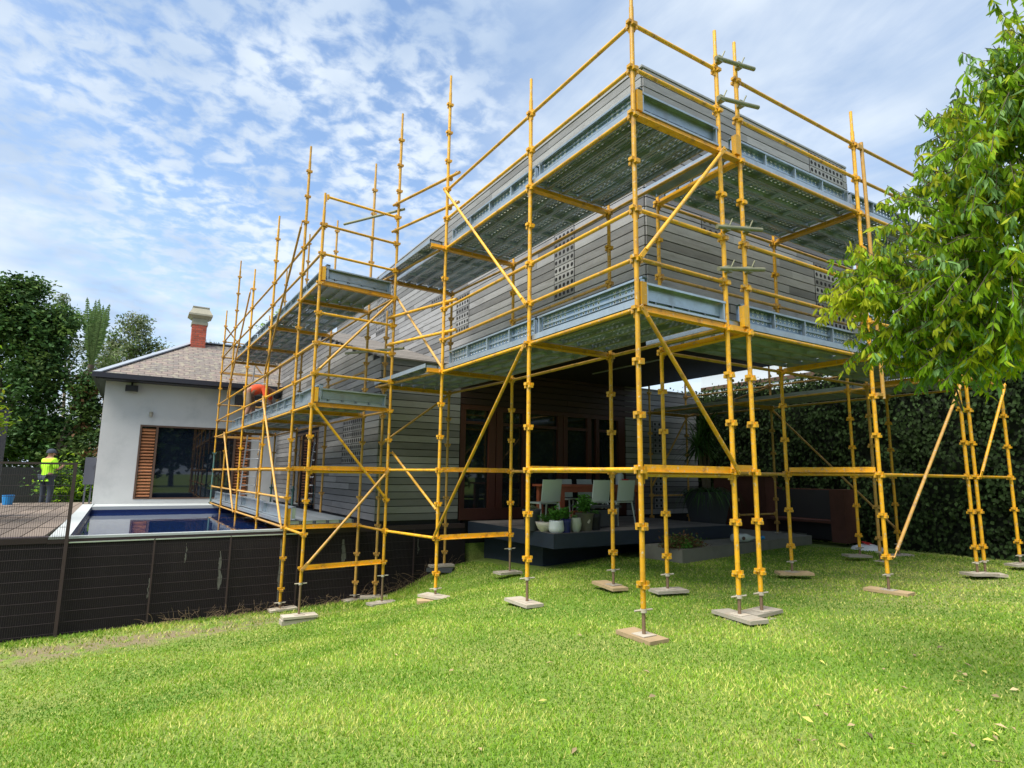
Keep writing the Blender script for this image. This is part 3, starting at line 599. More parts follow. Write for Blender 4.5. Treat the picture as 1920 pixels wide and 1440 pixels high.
while z < 6.06:
    x = cx0-(.11 if row % 2 else 0)
    while x < cx1-.01:
        a_, b_ = max(cx0, x), min(cx1, x+.21)
        if b_-a_ > .03: ch.box((a_, cy0, z), (b_, cy0+.009, z+.065), 0)
        x += .225
    ch.box((cx0, cy0+.01, z), (cx0+.009, cy1, z+.065), 0); ch.box((cx1-.009, cy0+.01, z), (cx1, cy1, z+.065), 0); z += .078; row += 1
co = ch.build("chimney", [BRICKM, MORT], ro)
m = MB()
def fr(mb, r0, r1, z0, z1):
    cx, cy = (cx0+cx1)/2, (cy0+cy1)/2
    mb.add([(cx-r0, cy-r0, z0), (cx+r0, cy-r0, z0), (cx+r0, cy+r0, z0), (cx-r0, cy+r0, z0), (cx-r1, cy-r1, z1), (cx+r1, cy-r1, z1), (cx+r1, cy+r1, z1), (cx-r1, cy+r1, z1)], [(0,3,2,1),(4,5,6,7),(0,1,5,4),(1,2,6,5),(2,3,7,6),(3,0,4,7)])
fr(m, .26, .26, 6.1, 6.2); fr(m, .24, .24, 6.2, 6.33); fr(m, .26, .36, 6.33, 6.42); fr(m, .38, .38, 6.42, 6.48); fr(m, .37, .25, 6.48, 6.72); fr(m, .27, .27, 6.72, 6.76); m.build("chimney_cap", STONE, ro)
# window
m = MB(); m.box((WIN[0], HY+.09, WIN[2]), (WIN[1], HY+.10, WIN[3])); wn = m.build("window", DGLASS, wh)
m = MB(); m.box((WIN[0], HY-.01, WIN[2]), (WIN[0]+.05, HY+.12, WIN[3])); m.box((WIN[0]+.051, HY-.01, WIN[3]-.05), (WIN[1], HY+.12, WIN[3])); m.box((WIN[1]-.05, HY-.012, WIN[2]), (WIN[1], HY+.12, WIN[3]-.05)); m.box((-3.44, HY-.011, WIN[2]+.04), (-3.38, HY+.12, WIN[3]-.051)); m.box((-1.26, HY-.011, WIN[2]+.04), (-1.20, HY+.12, WIN[3]-.051)); m.box((WIN[0]+.051, HY-.012, WIN[2]), (WIN[1]-.051, HY+.12, WIN[2]+.039)); m.build("frame", CEDARD, wn)
for (a_, b_) in ((WIN[0]+.06, -3.45), (-1.19, WIN[1]-.06)):
    m = MB(); z = WIN[2]+.06
    while z < WIN[3]-.12: m.obox(((a_+b_)/2, HY+.05, z+.045), ((b_-a_)/2, 0, 0), (0, .03, .028), (0, -.004, .012)); z += .093
    m.build("louvre_shutter", CEDAR, wn)
m = MB(); m.box((-4.34, HY-.22, 3.27), (-4.02, HY-.06, 3.44)); m.tube((-4.18, HY-.08, 3.44), (-4.18, HY-.05, 3.54), .03); m.build("floodlight", BLACK, wh)
m = MB(); m.tube((-3.62, HY-.05, 2.56), (-3.62, HY-.05, 2.70), .045, 12); m.build("wall_light", STONE, wh)
m = MB(); m.box((-1.35, HY-.5, 3.05), (-.6, HY-.1, 3.36)); m.build("speaker_box", BLACK, wh)
# meter cabinet beside the house
m = MB(); m.box((-5.12, HY+.2, .52), (-4.86, HY+.6, 1.30)); m.box((-5.08, HY+.3, -.3), (-5.04, HY+.36, .52)); m.box((-4.94, HY+.3, -.3), (-4.90, HY+.36, .52)); m.box((-4.94, HY+.185, 1.0), (-4.90, HY+.2, 1.08)); tag(m.build("utility_cabinet", mat("cabinet_grey", (.10, .105, .13), .5)), "grey metal utility cabinet on legs beside the white house corner", "cabinet")

# ---------------------------------------------------------------- scaffold
S = 0.495
def standard(name, x, y, kmin, ztop, plate, parent, worn=False, green=None, jack=True):
    zb = kmin*S-.20; m = MB(); mid = green if green else zb
    if green: m.tube((x, y, zb), (x, y, green), .0242, 12, 1, tone=.5)
    sp = .30 if ztop > 3 else .02
    m.tube((x, y, mid), (x, y, ztop-sp), .0242, 12, 0, tone=.5)
    if sp > .1: m.tube((x, y, ztop-sp+.001), (x, y, ztop), .0190, 10, 0, tone=.5)
    z = zb+1.9
    k = kmin
    while k*S < ztop-.12:
        zc = k*S; mi = 1 if (green and zc < green) else 0
        for dx, dy, dz in ((1,0,.012), (-1,0,.012), (0,1,-.018), (0,-1,-.018)):
            px, py = -dy, dx
            c = Vector((x+dx*.036, y+dy*.036, zc+dz)); m.obox(c, (dx*.018, dy*.018, 0), (px*.027, py*.027, 0), (0, 0, .016), mi, tone=.5)
        k += 1
    m.tube((x-.026, y, zb+.09), (x+.026, y, zb+.09), .006, 6, 0, tone=.1)
    o = m.build("standard", [YEL2 if worn else YEL, GRNP], parent)
    if jack and plate is not None:
        m = MB(); m.tube((x, y, plate+.006), (x, y, zb+.01), .0165, 10); m.tube((x, y, zb-.035), (x, y, zb-.004), .030, 12, 1); m.tube((x-.085, y+.02, zb-.018), (x+.085, y-.02, zb-.012), .009, 6, 1); m.box((x-.075, y-.075, plate), (x+.075, y+.075, plate+.006), 1); m.build("base_jack", [JACK, SOLE], o)
    return o
def ledger(p, q, parent, r=.0212, inset=.05, worn=False, ends=True, name="ledger"):
    p, q = Vector(p), Vector(q); d = (q-p).normalized(); a = p+d*inset; b = q-d*inset; m = MB()
    m.tube(a, b, r, 10)
    if ends:
        for e, s_ in ((a, 1), (b, -1)):
            m.obox(e-d*s_*.0, d*.014, d.cross(Vector((0,0,1))).normalized()*.021, (0,0,.040))
            m.obox(e+Vector((0,0,-.02))+d*s_*.0-d*s_*.018, d*.004, d.cross(Vector((0,0,1))).normalized()*.014, (0,0,.062))
    return m.build(name, YEL2 if worn else YEL, parent)
def transom(p, q, parent, worn=False, drop=0.0):
    """back to back angle section that carries the boards"""
    p, q = Vector(p), Vector(q); d = (q-p).normalized(); sd = d.cross(Vector((0,0,1))).normalized(); a = p+d*.045; b = q-d*.045; m = MB()
    u = Vector((0,0,1)); c = (a+b)/2; h = (b-a)/2
    m.obox(c+u*.012, h, sd*.004, u*.034); m.obox(c-u*.020+sd*.022, h, sd*.020, u*.004, tone=.4)
    m.obox(c-u*.0198-sd*.0225, h, sd*.020, u*.0037, tone=.4)
    return m.build("transom", YEL2 if worn else YEL, parent)
def brace(p, q, parent, off=(0,0,0), worn=False):
    p, q = Vector(p)+Vector(off), Vector(q)+Vector(off); d = (q-p).normalized(); m = MB()
    m.tube(p+d*.10, q-d*.10, .0205, 10)
    sd = d.cross(Vector(off) if Vector(off).length else Vector((0,0,1))).normalized(); o_ = Vector(off).normalized() if Vector(off).length else sd.cross(d)
    for e, s_ in ((p, 1), (q, -1)):
        m.obox(e+d*s_*.05, d*.075, sd*.023, o_*.006); m.tube(e-o_*.055, e+o_*.014, .010, 8)
    return m.build("diagonal_brace", YEL2 if worn else YEL, parent)
PL = {}
def plank_mesh(Ln, holes):
    key = (round(Ln, 3), holes)
    if key in PL: return PL[key]
    m = MB(); w = .112; t = .0022
    m.add([(0,-w,.0635),(Ln,-w,.0635),(Ln,w,.0635),(0,w,.0635)], [(0,1,2,3)], 1 if holes else 0, False, .5)
    m.box((0, -w, 0), (Ln, -w+t, .0633)); m.box((0, w-t, 0), (Ln, w, .0633)); m.box((0, -w+t+.0002, 0), (Ln, -w+.022, t)); m.box((0, w-.022, 0), (Ln, w-t-.0002, t))
    m.box((.05, -.012, .046), (Ln-.05, .012, .0630)) if holes else None
    x = .01; n = max(2, round(Ln/.6)) if holes and Ln > 2.0 else 1
    if n == 1 and holes: m.box((.04, -.055, .040), (Ln-.04, -.050, .0630)); m.box((.04, .050, .040), (Ln-.04, .055, .0630))
    for i in range(n+1):
        xx = .012+(Ln-.044)*i/n; m.box((xx, -w+.0225, .006), (xx+.02, w-.0225, .0452 if holes else .063))
    PL[key] = m.mesh("deck_board", [GALV, GALVH]); return PL[key]
def plank(p, q, parent, mode='flat', holes=True, outv=None, name="deck_board"):
    """p->q centreline at the underside; flat, or 'edge' standing with its ribbed side to outv"""
    p, q = Vector(p), Vector(q); d = (q-p); Ln = d.length; d.normalize(); u = Vector((0,0,1)); o = bpy.data.objects.new(name, plank_mesh(Ln, holes)); COL.objects.link(o)
    if mode == 'flat': zx = d; zz_ = u; zy = zz_.cross(zx)
    else: zx = d; zz_ = -Vector(outv).normalized(); zy = zz_.cross(zx)
    o.matrix_world = Matrix(((zx.x, zy.x, zz_.x, p.x), (zx.y, zy.y, zz_.y, p.y), (zx.z, zy.z, zz_.z, p.z), (0,0,0,1)))
    w = world_loc(parent); o.parent = parent; o.location = Vector(o.location)-w; return o
def deck(o0, o1, i0, i1, k, parent, toe=True, holes=True, n=5):
    """boards between outer posts o0->o1 and inner posts i0->i1 on level k"""
    z = k*S+.048; O0, O1, I0, I1 = (Vector((a[0], a[1], z)) for a in (o0, o1, i0, i1))
    for j in range(n):
        t = (.14+.232*(j+.0))/1.27 if n == 5 else (j+.5)/n; t = t*(1.27/max(1.0, (I0-O0).length)) if n == 5 else t
        a, b = O0.lerp(I0, t), O1.lerp(I1, t); dd = (b-a).normalized(); plank(a+dd*.012, b-dd*.012, parent, 'flat', holes)
    if toe:
        ov = ((O0-I0)+(O1-I1)).normalized(); a, b = O0-ov*.100+Vector((0,0,.19)), O1-ov*.100+Vector((0,0,.19)); dd = (b-a).normalized(); plank(a+dd*.03, b-dd*.03, parent, 'edge', holes, ov, "toe_board")
def P3(p, k): return (p[0], p[1], k*S)
G = dict(A=(0,0), P2=(1.27,0), P3=(1.61,0), P4=(4.06,0), P5a=(6.40,-.04), P5b=(6.68,-.03), P6=(8.03,0), I2=(1.63,1.28), I3=(4.06,1.27), I4=(6.68,1.74), I5=(8.03,1.77),
         B=(0,1.83), C=(0,4.24), D=(-.28,5.67), P1=(-1.6,5.55), P0=(-1.62,6.8), M1=(-1.68,9.24), M2=(-1.76,11.67), M3=(-1.83,14.1), M4=(-1.87,16.30), I1=(1.28,1.84), I6=(1.28,4.27), I7=(1.16,6.38),
         Q0=(-.35,6.85), Q1=(-.41,9.27), Q2=(-.49,11.7), Q3=(-.56,14.13), Q4=(-.60,16.33), DD=(-.05,6.66), J3=(6.68,4.17), J5=(8.0,4.18), J4=(6.68,6.58), J6=(7.98,6.60), I3b=(6.40,1.27))
plate = dict(A=-.417, P2=-.385, P3=-.385, P4=-.394, P5a=-.353, P5b=-.381, P6=-.334, I2=-.38, I3=-.355, I4=-.326, B=-.467, C=-.795, D=-1.116, P1=-1.151, P0=-1.298, I1=-.391, I6=-.563, I7=-.716, I5=-.40, Q0=-1.27, DD=-1.22, I3b=-.36)
# --- run 1: front corner tower run along the side wall (A-B-C)
r1 = empty("scaffold_run", (.6, 2.2, -.4), "two deck yellow scaffold run down the left flank of the grey house from its corner", "scaffold", "kwikstage scaffold runs round the house")
for n_, km, zt, wn_ in (('A',0,5.93,0),('P2',0,5.93,0),('B',0,5.94,0),('C',-1,7.46,0),('I1',0,4.62,0),('I6',0,4.62,0),('I7',-1,4.62,1)): standard(n_, *G[n_], km, zt, plate[n_], r1, bool(wn_))
for a_, b_ in (('A','B'),('B','C')):
    for k in (5, 6, 7, 9, 10, 11): ledger(P3(G[a_], k), P3(G[b_], k), r1)
for a_, b_ in (('P2','I1'),('I1','I6'),('I6','I7')):
    for k in (5, 9): ledger(P3(G[a_], k), P3(G[b_], k), r1, worn=True)
ledger(P3(G['I1'], 7), P3(G['I6'], 7), r1, worn=True)
ledger(P3(G['A'], 2), P3(G['B'], 2), r1); ledger(P3(G['P2'], 2), P3(G['I1'], 2), r1, worn=True); ledger(P3(G['I1'], 2), P3(G['I6'], 2), r1, worn=True)
for k in (6, 7, 10, 11): ledger(P3(G['A'], k), P3(G['P2'], k), r1)
for a_, b_ in (('A','P2'),('B','I1'),('C','I6')):
    for k in (2, 5, 9): transom(P3(G[a_], k), P3(G[b_], k), r1)
ledger((0, 0, 2*S-.045), (1.27, 0, 2*S-.045), r1)
transom(P3(G['C'], 0), P3(G['I6'], 0), r1)
for k in (5, 9):
    deck(G['A'], G['B'], G['P2'], G['I1'], k, r1, holes=True); deck(G['B'], G['C'], G['I1'], G['I6'], k, r1)
    O1 = (-.05, 6.45); deck(G['C'], O1, G['I6'], (1.22, 6.45), k, r1, toe=False)
    plank((-.16, 4.26, k*S+.048), (-.20, 6.45, k*S+.048), r1); transom((0.03, 4.24, k*S), (-.30, 4.24, k*S), r1)
    ledger((-.05, 4.3, k*S-.0), (-.30, 6.45, k*S-.0), r1, worn=True, ends=False)
    transom((-.33, 6.3, k*S), (1.16, 6.38, k*S), r1)
    plank((.10, -.02-.0, k*S+.048+.115), (1.24, -.02, k*S+.048+.115), r1, 'edge', False, (0, -1, 0), "toe_board")
    m = MB(); m.box((.03, -.03, k*S+.05), (.10, .03, k*S+.27)); m.build("toe_board_clip", YEL, r1)
brace(P3(G['C'], 11), P3(G['B'], 6), r1, (-.065, 0, 0)); brace(P3(G['B'], 5), P3(G['C'], 0), r1, (-.065, 0, 0))
brace(P3(G['A'], 5), P3(G['P2'], 2), r1, (0, -.065, 0)); brace(P3(G['A'], 6), P3(G['P2'], 9), r1, (0, -.065, 0))
ledger(P3(G['D'], 0), P3(G['C'], 0), r1); ledger(P3(G['D'], 2), P3(G['C'], 2), r1)
for z in (5.66, 5.16, 3.58, 3.10):   # loose tubes tying C to the wing tower
    m = MB(); m.tube((-.35, 5.75, z+.03), (.03+.05, 3.98, z), .0242, 10)
    m.obox((.04, 4.24, z), (.035, 0, 0), (0, .03, 0), (0, 0, .035)); m.obox((-.30, 5.67, z+.03), (.035, 0, 0), (0, .03, 0), (0, 0, .035)); m.tube((.03, 4.18, z), (.10, 4.12, z+.09), .007, 6); m.build("tie_tube", YEL, r1)
brace(P3(G['D'], 8), P3(G['C'], 5), r1, (.05, 0, 0), worn=True); brace((-.05, 6.6, 1.5), (1.16, 6.4, 2.45), r1, (0, -.04, 0), worn=True); brace((-.2, 5.8, 1.28), (0.0, 4.3, .35), r1, (.05, 0, 0))
# --- run 2: front run (P3-P4-P5a)
r2o = empty("scaffold_run", (4, .6, -.4), "two deck yellow scaffold run across the right hand face of the grey house", "scaffold", "kwikstage scaffold runs round the house")
for n_, km, zt, wn_ in (('P3',0,5.93,0),('P4',0,5.93,0),('P5a',0,5.93,0),('I2',0,4.62,0),('I3',0,4.62,0),('I3b',0,4.62,1)): standard(n_, *G[n_], km, zt, plate[n_], r2o, bool(wn_))
for a_, b_ in (('P3','P4'),('P4','P5a')):
    for k in (5, 6, 7, 9, 10, 11): ledger(P3(G[a_], k), P3(G[b_], k), r2o)
for a_, b_ in (('I2','I3'),('I3','I3b')):
    for k in (5, 7, 9): ledger(P3(G[a_], k), P3(G[b_], k), r2o, worn=True)
ledger(P3(G['I2'], 2), P3(G['I3'], 2), r2o, worn=True); ledger(P3(G['P4'], 2), P3(G['P5a'], 2), r2o)
for a_, b_ in (('P3','I2'),('P4','I3'),('P5a','I3b')):
    for k in (5, 9): transom(P3(G[a_], k), P3(G[b_], k), r2o)
transom((4.06, 0, 2*S+.05), (4.06, 1.27, 2*S+.05), r2o); ledger(P3(G['P4'], 2), P3(G['I3'], 2), r2o)
transom((1.27, 0, 2*S+.02), (1.61, 0, 2*S+.02), r2o)
for k in (5, 9):
    deck(G['P3'], G['P4'], G['I2'], G['I3'], k, r2o); deck(G['P4'], G['P5a'], G['I3'], G['I3b'], k, r2o)
    transom((1.27, 0, k*S), (1.61, 0, k*S), r2o); plank((1.45, .03, k*S+.048), (1.45, 1.25, k*S+.048), r2o, holes=False)
    m = MB(); m.box((1.52, -.03, k*S+.05), (1.585, .03, k*S+.28)); m.build("toe_board_clip", YEL, r2o)
for z, e0, e1 in ((5.54, 1.20, 1.86), (5.06, 1.22, 1.90), (3.56, 1.10, 1.84), (3.10, 1.10, 1.84)):
    m = MB(); m.tube((e0, -.06, z+.18*(e0-1.27)), (e1, -.07, z+.18*(e1-1.27)), .0242, 10)
    for xx in (1.27, 1.61):
        z2 = z+.18*(xx-1.27); m.obox((xx, -.045, z2), (.034, 0, 0), (0, .03, 0), (0, 0, .034)); m.tube((xx+.02, -.07, z2+.02), (xx+.05, -.09, z2+.10), .008, 6)
    m.build("coupler_tube", mat("tube_greenish", (.24, .235, .15), .55, .3, .3, 9) if z == 5.54 else bpy.data.materials["tube_greenish"], r2o)
m = MB(); m.tube((4.19, -.06, 1.95), (4.17, -.05, 5.48), .0242, 10); m.obox((4.12, -.05, 5.4), (.06, 0, 0), (0, .02, 0), (0, 0, .03)); m.obox((4.12, -.05, 2.0), (.07, 0, 0), (0, .02, 0), (0, 0, .02)); m.build("spare_tube", YEL2, r2o)
brace(P3(G['P5a'], 5), P3(G['P4'], 0), r2o, (0.06, -.065, 0), worn=True)
# --- run 3: side run on the right, along X 6.7..8.0
r3 = empty("scaffold_run", (7.4, 3.3, -.4), "single deck yellow scaffold run going back between the house and the hedge, at the right", "scaffold", "kwikstage scaffold runs round the house")
for n_, km, zt in (('P5b',0,2.62),('P6',0,2.62),('I4',0,3.6),('I5',0,3.6),('J3',0,3.6),('J5',0,3.6),('J4',0,3.6),('J6',0,3.6)): standard(n_, *G[n_], km, zt, plate.get(n_, -.3), r3, n_[0] == 'J')
for a_, b_ in (('P5b','I4'),('I4','J3'),('J3','J4')):
    ledger(P3(G[a_], 5), P3(G[b_], 5), r3, worn=True)
for a_, b_ in (('P6','I5'),('I5','J5'),('J5','J6')):
    for k in (5, 6): ledger(P3(G[a_], k), P3(G[b_], k), r3, worn=True)
for a_, b_ in (('P5b','P6'),('I4','I5'),('J3','J5'),('J4','J6')): transom(P3(G[a_], 5), P3(G[b_], 5), r3, worn=True)
ledger(P3(G['P5b'], 2), P3(G['P6'], 2), r3); ledger(P3(G['I4'], 2), P3(G['I5'], 2), r3, worn=True); ledger(P3(G['J3'], 2), P3(G['J5'], 2), r3, worn=True); ledger((6.68, 4.17, .18), (8.0, 4.18, .18), r3, worn=True); ledger(P3(G['J4'], 1), P3(G['J6'], 1), r3, worn=True)
deck(G['P6'], G['I5'], G['P5b'], G['I4'], 5, r3); deck(G['I5'], G['J5'], G['I4'], G['J3'], 5, r3, toe=False); deck(G['J5'], G['J6'], G['J3'], G['J4'], 5, r3, toe=False)
plank((6.80, .0, 5*S+.163), (7.98, .0, 5*S+.163), r3, 'edge', False, (0, -1, 0), "toe_board")
brace(P3(G['J5'], 4.9), P3(G['I5'], 0), r3, (.06, 0, 0), worn=True); brace(P3(G['P6'], 5), P3(G['P5b'], 2), r3, (0, -.065, 0)); brace(P3(G['J6'], 5), P3(G['J4'], 1.5), r3, (0, -.05, 0), worn=True); brace(P3(G['J6'], 5), P3(G['J5'], 6), r3, (.05, 0, 0), worn=True)
m = MB(); m.box((6.66, -.05, 5*S+.02), (6.71, .0, 5*S+.30)); m.build("toe_board_clip", YEL, r3)
# --- run 4: long run beside the pool
r4 = empty("scaffold_run", (-1.1, 11, -1.3), "tall three level yellow scaffold run receding beside the pool to the white house", "scaffold", "kwikstage scaffold runs round the house")
OUT = ['P1','P0','M1','M2','M3','M4']; INN = ['D','Q0','Q1','Q2','Q3','Q4']
tops = dict(P1=5.5, P0=6.94, M1=6.48, M2=5.97, M3=6.93, M4=5.96, D=7.46, Q0=7.0, Q1=6.7, Q2=7.2, Q3=6.9, Q4=6.0)
for n_ in OUT+INN:
    km = dict(P1=-1, D=-1, P0=-2, Q0=-2).get(n_, -2); standard(n_, *G[n_], km, tops[n_], plate.get(n_, -1.56), r4, n_[0] in 'Q', green=(1.5 if n_ == 'M4' else .6 if n_ in ('Q2', 'Q3') else None))
standard('DD', *G['DD'], -2, 4.0, plate['DD'], r4, True)
for i in range(5):
    a_, b_, c_, d_ = OUT[i], OUT[i+1], INN[i], INN[i+1]; last = i == 4
    for k in (4, 5, 6, 8, 9, 10) + ((2, 0, 1) if i else ()): ledger(P3(G[a_], k), P3(G[b_], k), r4, worn=(k in (0, 1) or i > 3))
    for k in (4, 8) + ((5.7,) if i else ()) + ((0,) if i else ()): ledger(P3(G[c_], k), P3(G[d_], k), r4, worn=True)
    if not last:
        for k in (4, 8): deck(G[a_], G[b_], G[c_], G[d_], k, r4, holes=(i > 0))
    if i: deck(G[a_], G[b_], G[c_], G[d_], 0, r4, holes=False)
ledger(P3(G['P1'], 0), P3(G['P0'], 0), r4); ledger(P3(G['D'], 0), P3(G['Q0'], 0), r4)
for a_, b_ in zip(OUT, INN):
    for k in (4, 8, 2): transom(P3(G[a_], k), P3(G[b_], k), r4, worn=a_ in 'M2M3M4')
    if a_ != 'P1': transom(P3(G[a_], 0), P3(G[b_], 0), r4)
transom(P3(G['P1'], -1), P3(G['D'], -1), r4); ledger((-1.6, 5.55, 2*S-.045), (-.28, 5.67, 2*S-.045), r4)
for k in (5, 6, 7, 9, 10, 11): ledger(P3(G['P1'], k), P3(G['D'], k), r4)
for k in (9, 10): ledger(P3(G['M4'], k), P3(G['Q4'], k), r4, worn=True)
for k in (5, 6): ledger(P3(G['M4'], k), P3(G['Q4'], k), r4, worn=True)
for k in (4, 8): plank((-1.50, 5.54, k*S+.163), (-.36, 5.64, k*S+.163), r4, 'edge', False, (.08, -1, 0), "toe_board"); m = MB(); m.box((-1.575, 5.52, k*S+.05), (-1.52, 5.57, k*S+.28)); m.build("toe_board_clip", YEL, r4)
m = MB(); m.box((-1.60, 6.82, .04), (-1.54, 6.86, .32)); m.build("toe_board_clip", YEL, r4)
brace(P3(G['P1'], 5), P3(G['D'], 8), r4, (0, -.065, 0)); brace(P3(G['P1'], 4), P3(G['D'], 1), r4, (0, -.065, 0)); brace(P3(G['P1'], -1), P3(G['D'], 2), r4, (0, -.075, 0), worn=True)
brace(P3(G['P0'], 11), P3(G['M1'], 6), r4, (-.065, 0, 0), worn=True); brace(P3(G['M2'], 11), P3(G['M3'], 6), r4, (-.065, 0, 0), worn=True); brace(P3(G['M1'], 5), P3(G['P0'], 0), r4, (-.065, 0, 0), worn=True); brace(P3(G['M3'], 4), P3(G['M2'], 0), r4, (-.065, 0, 0), worn=True)
brace(P3(G['M4'], 11), P3(G['Q4'], 8), r4, (0, .06, 0), worn=True)
m = MB(); m.tube((-.9, 6.9, 5.62), (-.2, 5.6, 5.6), .0242, 8); m.build("tie_tube", bpy.data.materials["tube_greenish"], r4)
m = MB(); m.tube((-.75, 6.85, 3.12), (-.1, 5.62, 3.08), .0242, 8); m.build("tie_tube", bpy.data.materials["tube_greenish"], r4)
# kickers and splices under planks
for nm, y0 in (('L', 1),): pass

# sole boards on the lawn
SB = [('A', 24, SOLE2, 'orange edged timber sole board under the nearest corner post'), ('P2', -28, SOLE, 'pale sole board overlapping another under the middle pair of front posts, left one'), ('P3', 22, SOLE, 'pale sole board under the right post of the front middle pair'),
      ('P4', 5, SOLE2, 'short brown sole board under the single front post to the right'), ('P5a', 10, SOLE, 'grey sole board under the left post of the far right pair'), ('P5b', -15, SOLE, 'grey sole board under the right post of the far right pair'),
      ('P6', 8, SOLE, 'sole board under the last post at the right edge of the lawn'), ('I2', 12, SOLE, 'whitish sole board behind the nearest corner post'), ('I3', 4, SOLE2, 'sole board with an orange stain beside the concrete slab'),
      ('I4', 0, SOLE, 'thin grey sole board in front of the rusty firebox'), ('I5', 6, SOLE, 'thin pale sole board in front of the dark hedge'), ('B', -35, SOLE, 'weathered sole board under the post in the middle of the lawn'),
      ('C', 40, SOLE, 'sole board on a timber wedge on the lawn slope left of centre'), ('D', 35, SOLE, 'bleached sole board on the slope right of the stacked blocks'), ('P1', 38, SOLE, 'upper timber block of the stack of two on the left lawn slope'),
      ('P0', 10, SOLE, 'grey sole board close to the wall, leftmost'), ('I1', -20, SOLE2, 'brown sole board at the foot of the post in front of the flower pots'), ('I6', 30, SOLE, 'sole board on the lawn in front of the slate deck corner'),
      ('I7', 20, SOLE, 'grey sole board on dark blocks by the wall corner'), ('Q0', 35, SOLE, 'long grey sole board at the wall foot behind the stacked blocks'), ('DD', 10, SOLE, 'small brown sole board hidden behind a post at the wall foot')]
ANG = dict(A=-90, B=-92, I1=-99, I2=-13, P2=-100, P3=4, P4=-85, I3=-35, C=-65, P1=0, D=9, I6=4, P0=5, Q0=12, DD=-20)
for n_, ang, mt_, lab in SB:
    x, y = G[n_]; z = plate[n_]; m = MB(); th = .034; L2 = R.uniform(.2, .27)
    a_ = rad(ANG.get(n_, ang-30)); c, s_ = math.cos(a_), math.sin(a_); tl = R.uniform(-.006, .006); m.obox((x+(.06*c if n_ not in 'AP2' else -.06*c)*R.uniform(-1, 1), y+R.uniform(-.03, .03)+(.05 if n_ in ('A', 'B', 'I1') else 0), z-th/2-.001), (L2*c, L2*s_, tl), (-.11*s_, .11*c, 0), (0, 0, th/2))
    tag(m.build("sole_board", mt_), lab, "timber board", "timber sole boards under the scaffold posts")
for x, y, zt, ang, lab, cl in ((-1.62, 5.53, plate['P1']-.045, 30, 'lower timber block of the stack of two on the left lawn slope', SOLE), (-.05, 4.17, plate['C']-.045, 10, 'timber wedge packed under the sole board left of centre', SOLE2),
                               (1.05, 6.30, plate['I7']-.045, -10, 'dark grey packing block by the wall corner', POTK), (1.40, -.03, plate['P2']-.045, 24, 'pale packing board crossing under the middle pair of front posts', SOLE)):
    m = MB(); c, s_ = math.cos(rad(ang-30)), math.sin(rad(ang-30)); m.obox((x, y, zt-.035), (.24*c, .24*s_, 0), (-.10*s_, .10*c, 0), (0, 0, .033)); tag(m.build("packing_block", cl), lab, "timber block")

# ladders
def ladder(p, q, lab):
    p, q = Vector(p), Vector(q); d = (q-p); Ln = d.length; d.normalize(); sd = Vector((1, 0, 0)); m = empty("ladder", p, lab, "ladder")
    for s_ in (-1, 1): b = MB(); b.beam(p+sd*.2*s_, q+sd*.2*s_, .03, .06); b.build("stile", ALU, m)
    b = MB(); t = .25
    while t < Ln-.1: c = p+d*t; b.tube(c-sd*.2, c+sd*.2, .015, 8); t += .28
    b.build("rungs", ALU, m)
ladder((-.95, 15.9, .05), (-.95, 14.75, 2.95), "aluminium ladder rising from the poolside platform, the lower one")
ladder((-.9, 15.9, 2.06), (-.9, 14.8, 4.95), "aluminium ladder reaching the top scaffold deck in front of the tiled roof")

# ---------------------------------------------------------------- garden things on the deck
def lathe_pot(name, x, y, z, prof, mt, lab, n=24):
    h = max(p_[1] for p_ in prof); r_in = prof[-1][0]; m = MB(); pr = prof+[(r_in-.012, h), (r_in-.015, h-.03)]; m.lathe((x, y, z), pr, n)
    o = m.build(name, mt); tag(o, lab, "plant pot", "plant pots lined up on the deck edge"); m = MB(); m.disc((x, y, z+h-.025), (0, .001, 1), r_in-.014, 20); m.build("soil", SOIL, o); return o
def bush(parent, x, y, z, h, r, n, mt, lw=.03, ll=.06, name="foliage"):
    m = MB()
    for i in range(max(5, n//22)):
        a_ = R.uniform(0, 6.28); rr = r*math.sqrt(R.random()); tip = Vector((x+rr*math.cos(a_), y+rr*math.sin(a_), z+h*R.uniform(.6, 1)*(1-.3*(rr/r)))); base = Vector((x+R.uniform(-.03, .03), y+R.uniform(-.03, .03), z)); m.tube(base, tip, .003, 4, 1)
        for j in range(22):
            t = R.uniform(.25, 1); p = base.lerp(tip, t); m.leaf(p, (R.gauss(0, 1), R.gauss(0, 1), R.uniform(-.5, .6)), lw*R.uniform(.6, 1.2), ll*R.uniform(.6, 1.3), 0)
    return m.build(name, [mt, HERB], parent)
p = lathe_pot("plant_pot", 1.99, 4.72, 0, [(.11,0),(.15,.30),(.17,.36)], POTK, "tall grey tapered planter at the left end of the pot row"); bush(p, 1.99, 4.72, .33, .14, .12, 60, LFE, .01, .09)
p = lathe_pot("plant_pot", 2.05, 4.42, 0, [(.06,0),(.11,.05),(.145,.12),(.155,.165)], POTC, "low cream bowl with feathery herb"); bush(p, 2.05, 4.42, .15, .16, .14, 220, HERB, .008, .09)
p = lathe_pot("plant_pot", 2.14, 4.21, 0, [(.09,0),(.125,.03),(.13,.08),(.118,.18),(.113,.20)], POTW, "round glazed white pot holding a bushy green herb"); bush(p, 2.14, 4.21, .18, .30, .19, 420, HERB, .03, .055)
p = lathe_pot("plant_pot", 2.33, 4.20, 0, [(.075,0),(.085,.16),(.092,.22)], POTB, "small cobalt blue pot between two pale pots"); bush(p, 2.33, 4.20, .2, .26, .14, 260, HERB, .028, .05)
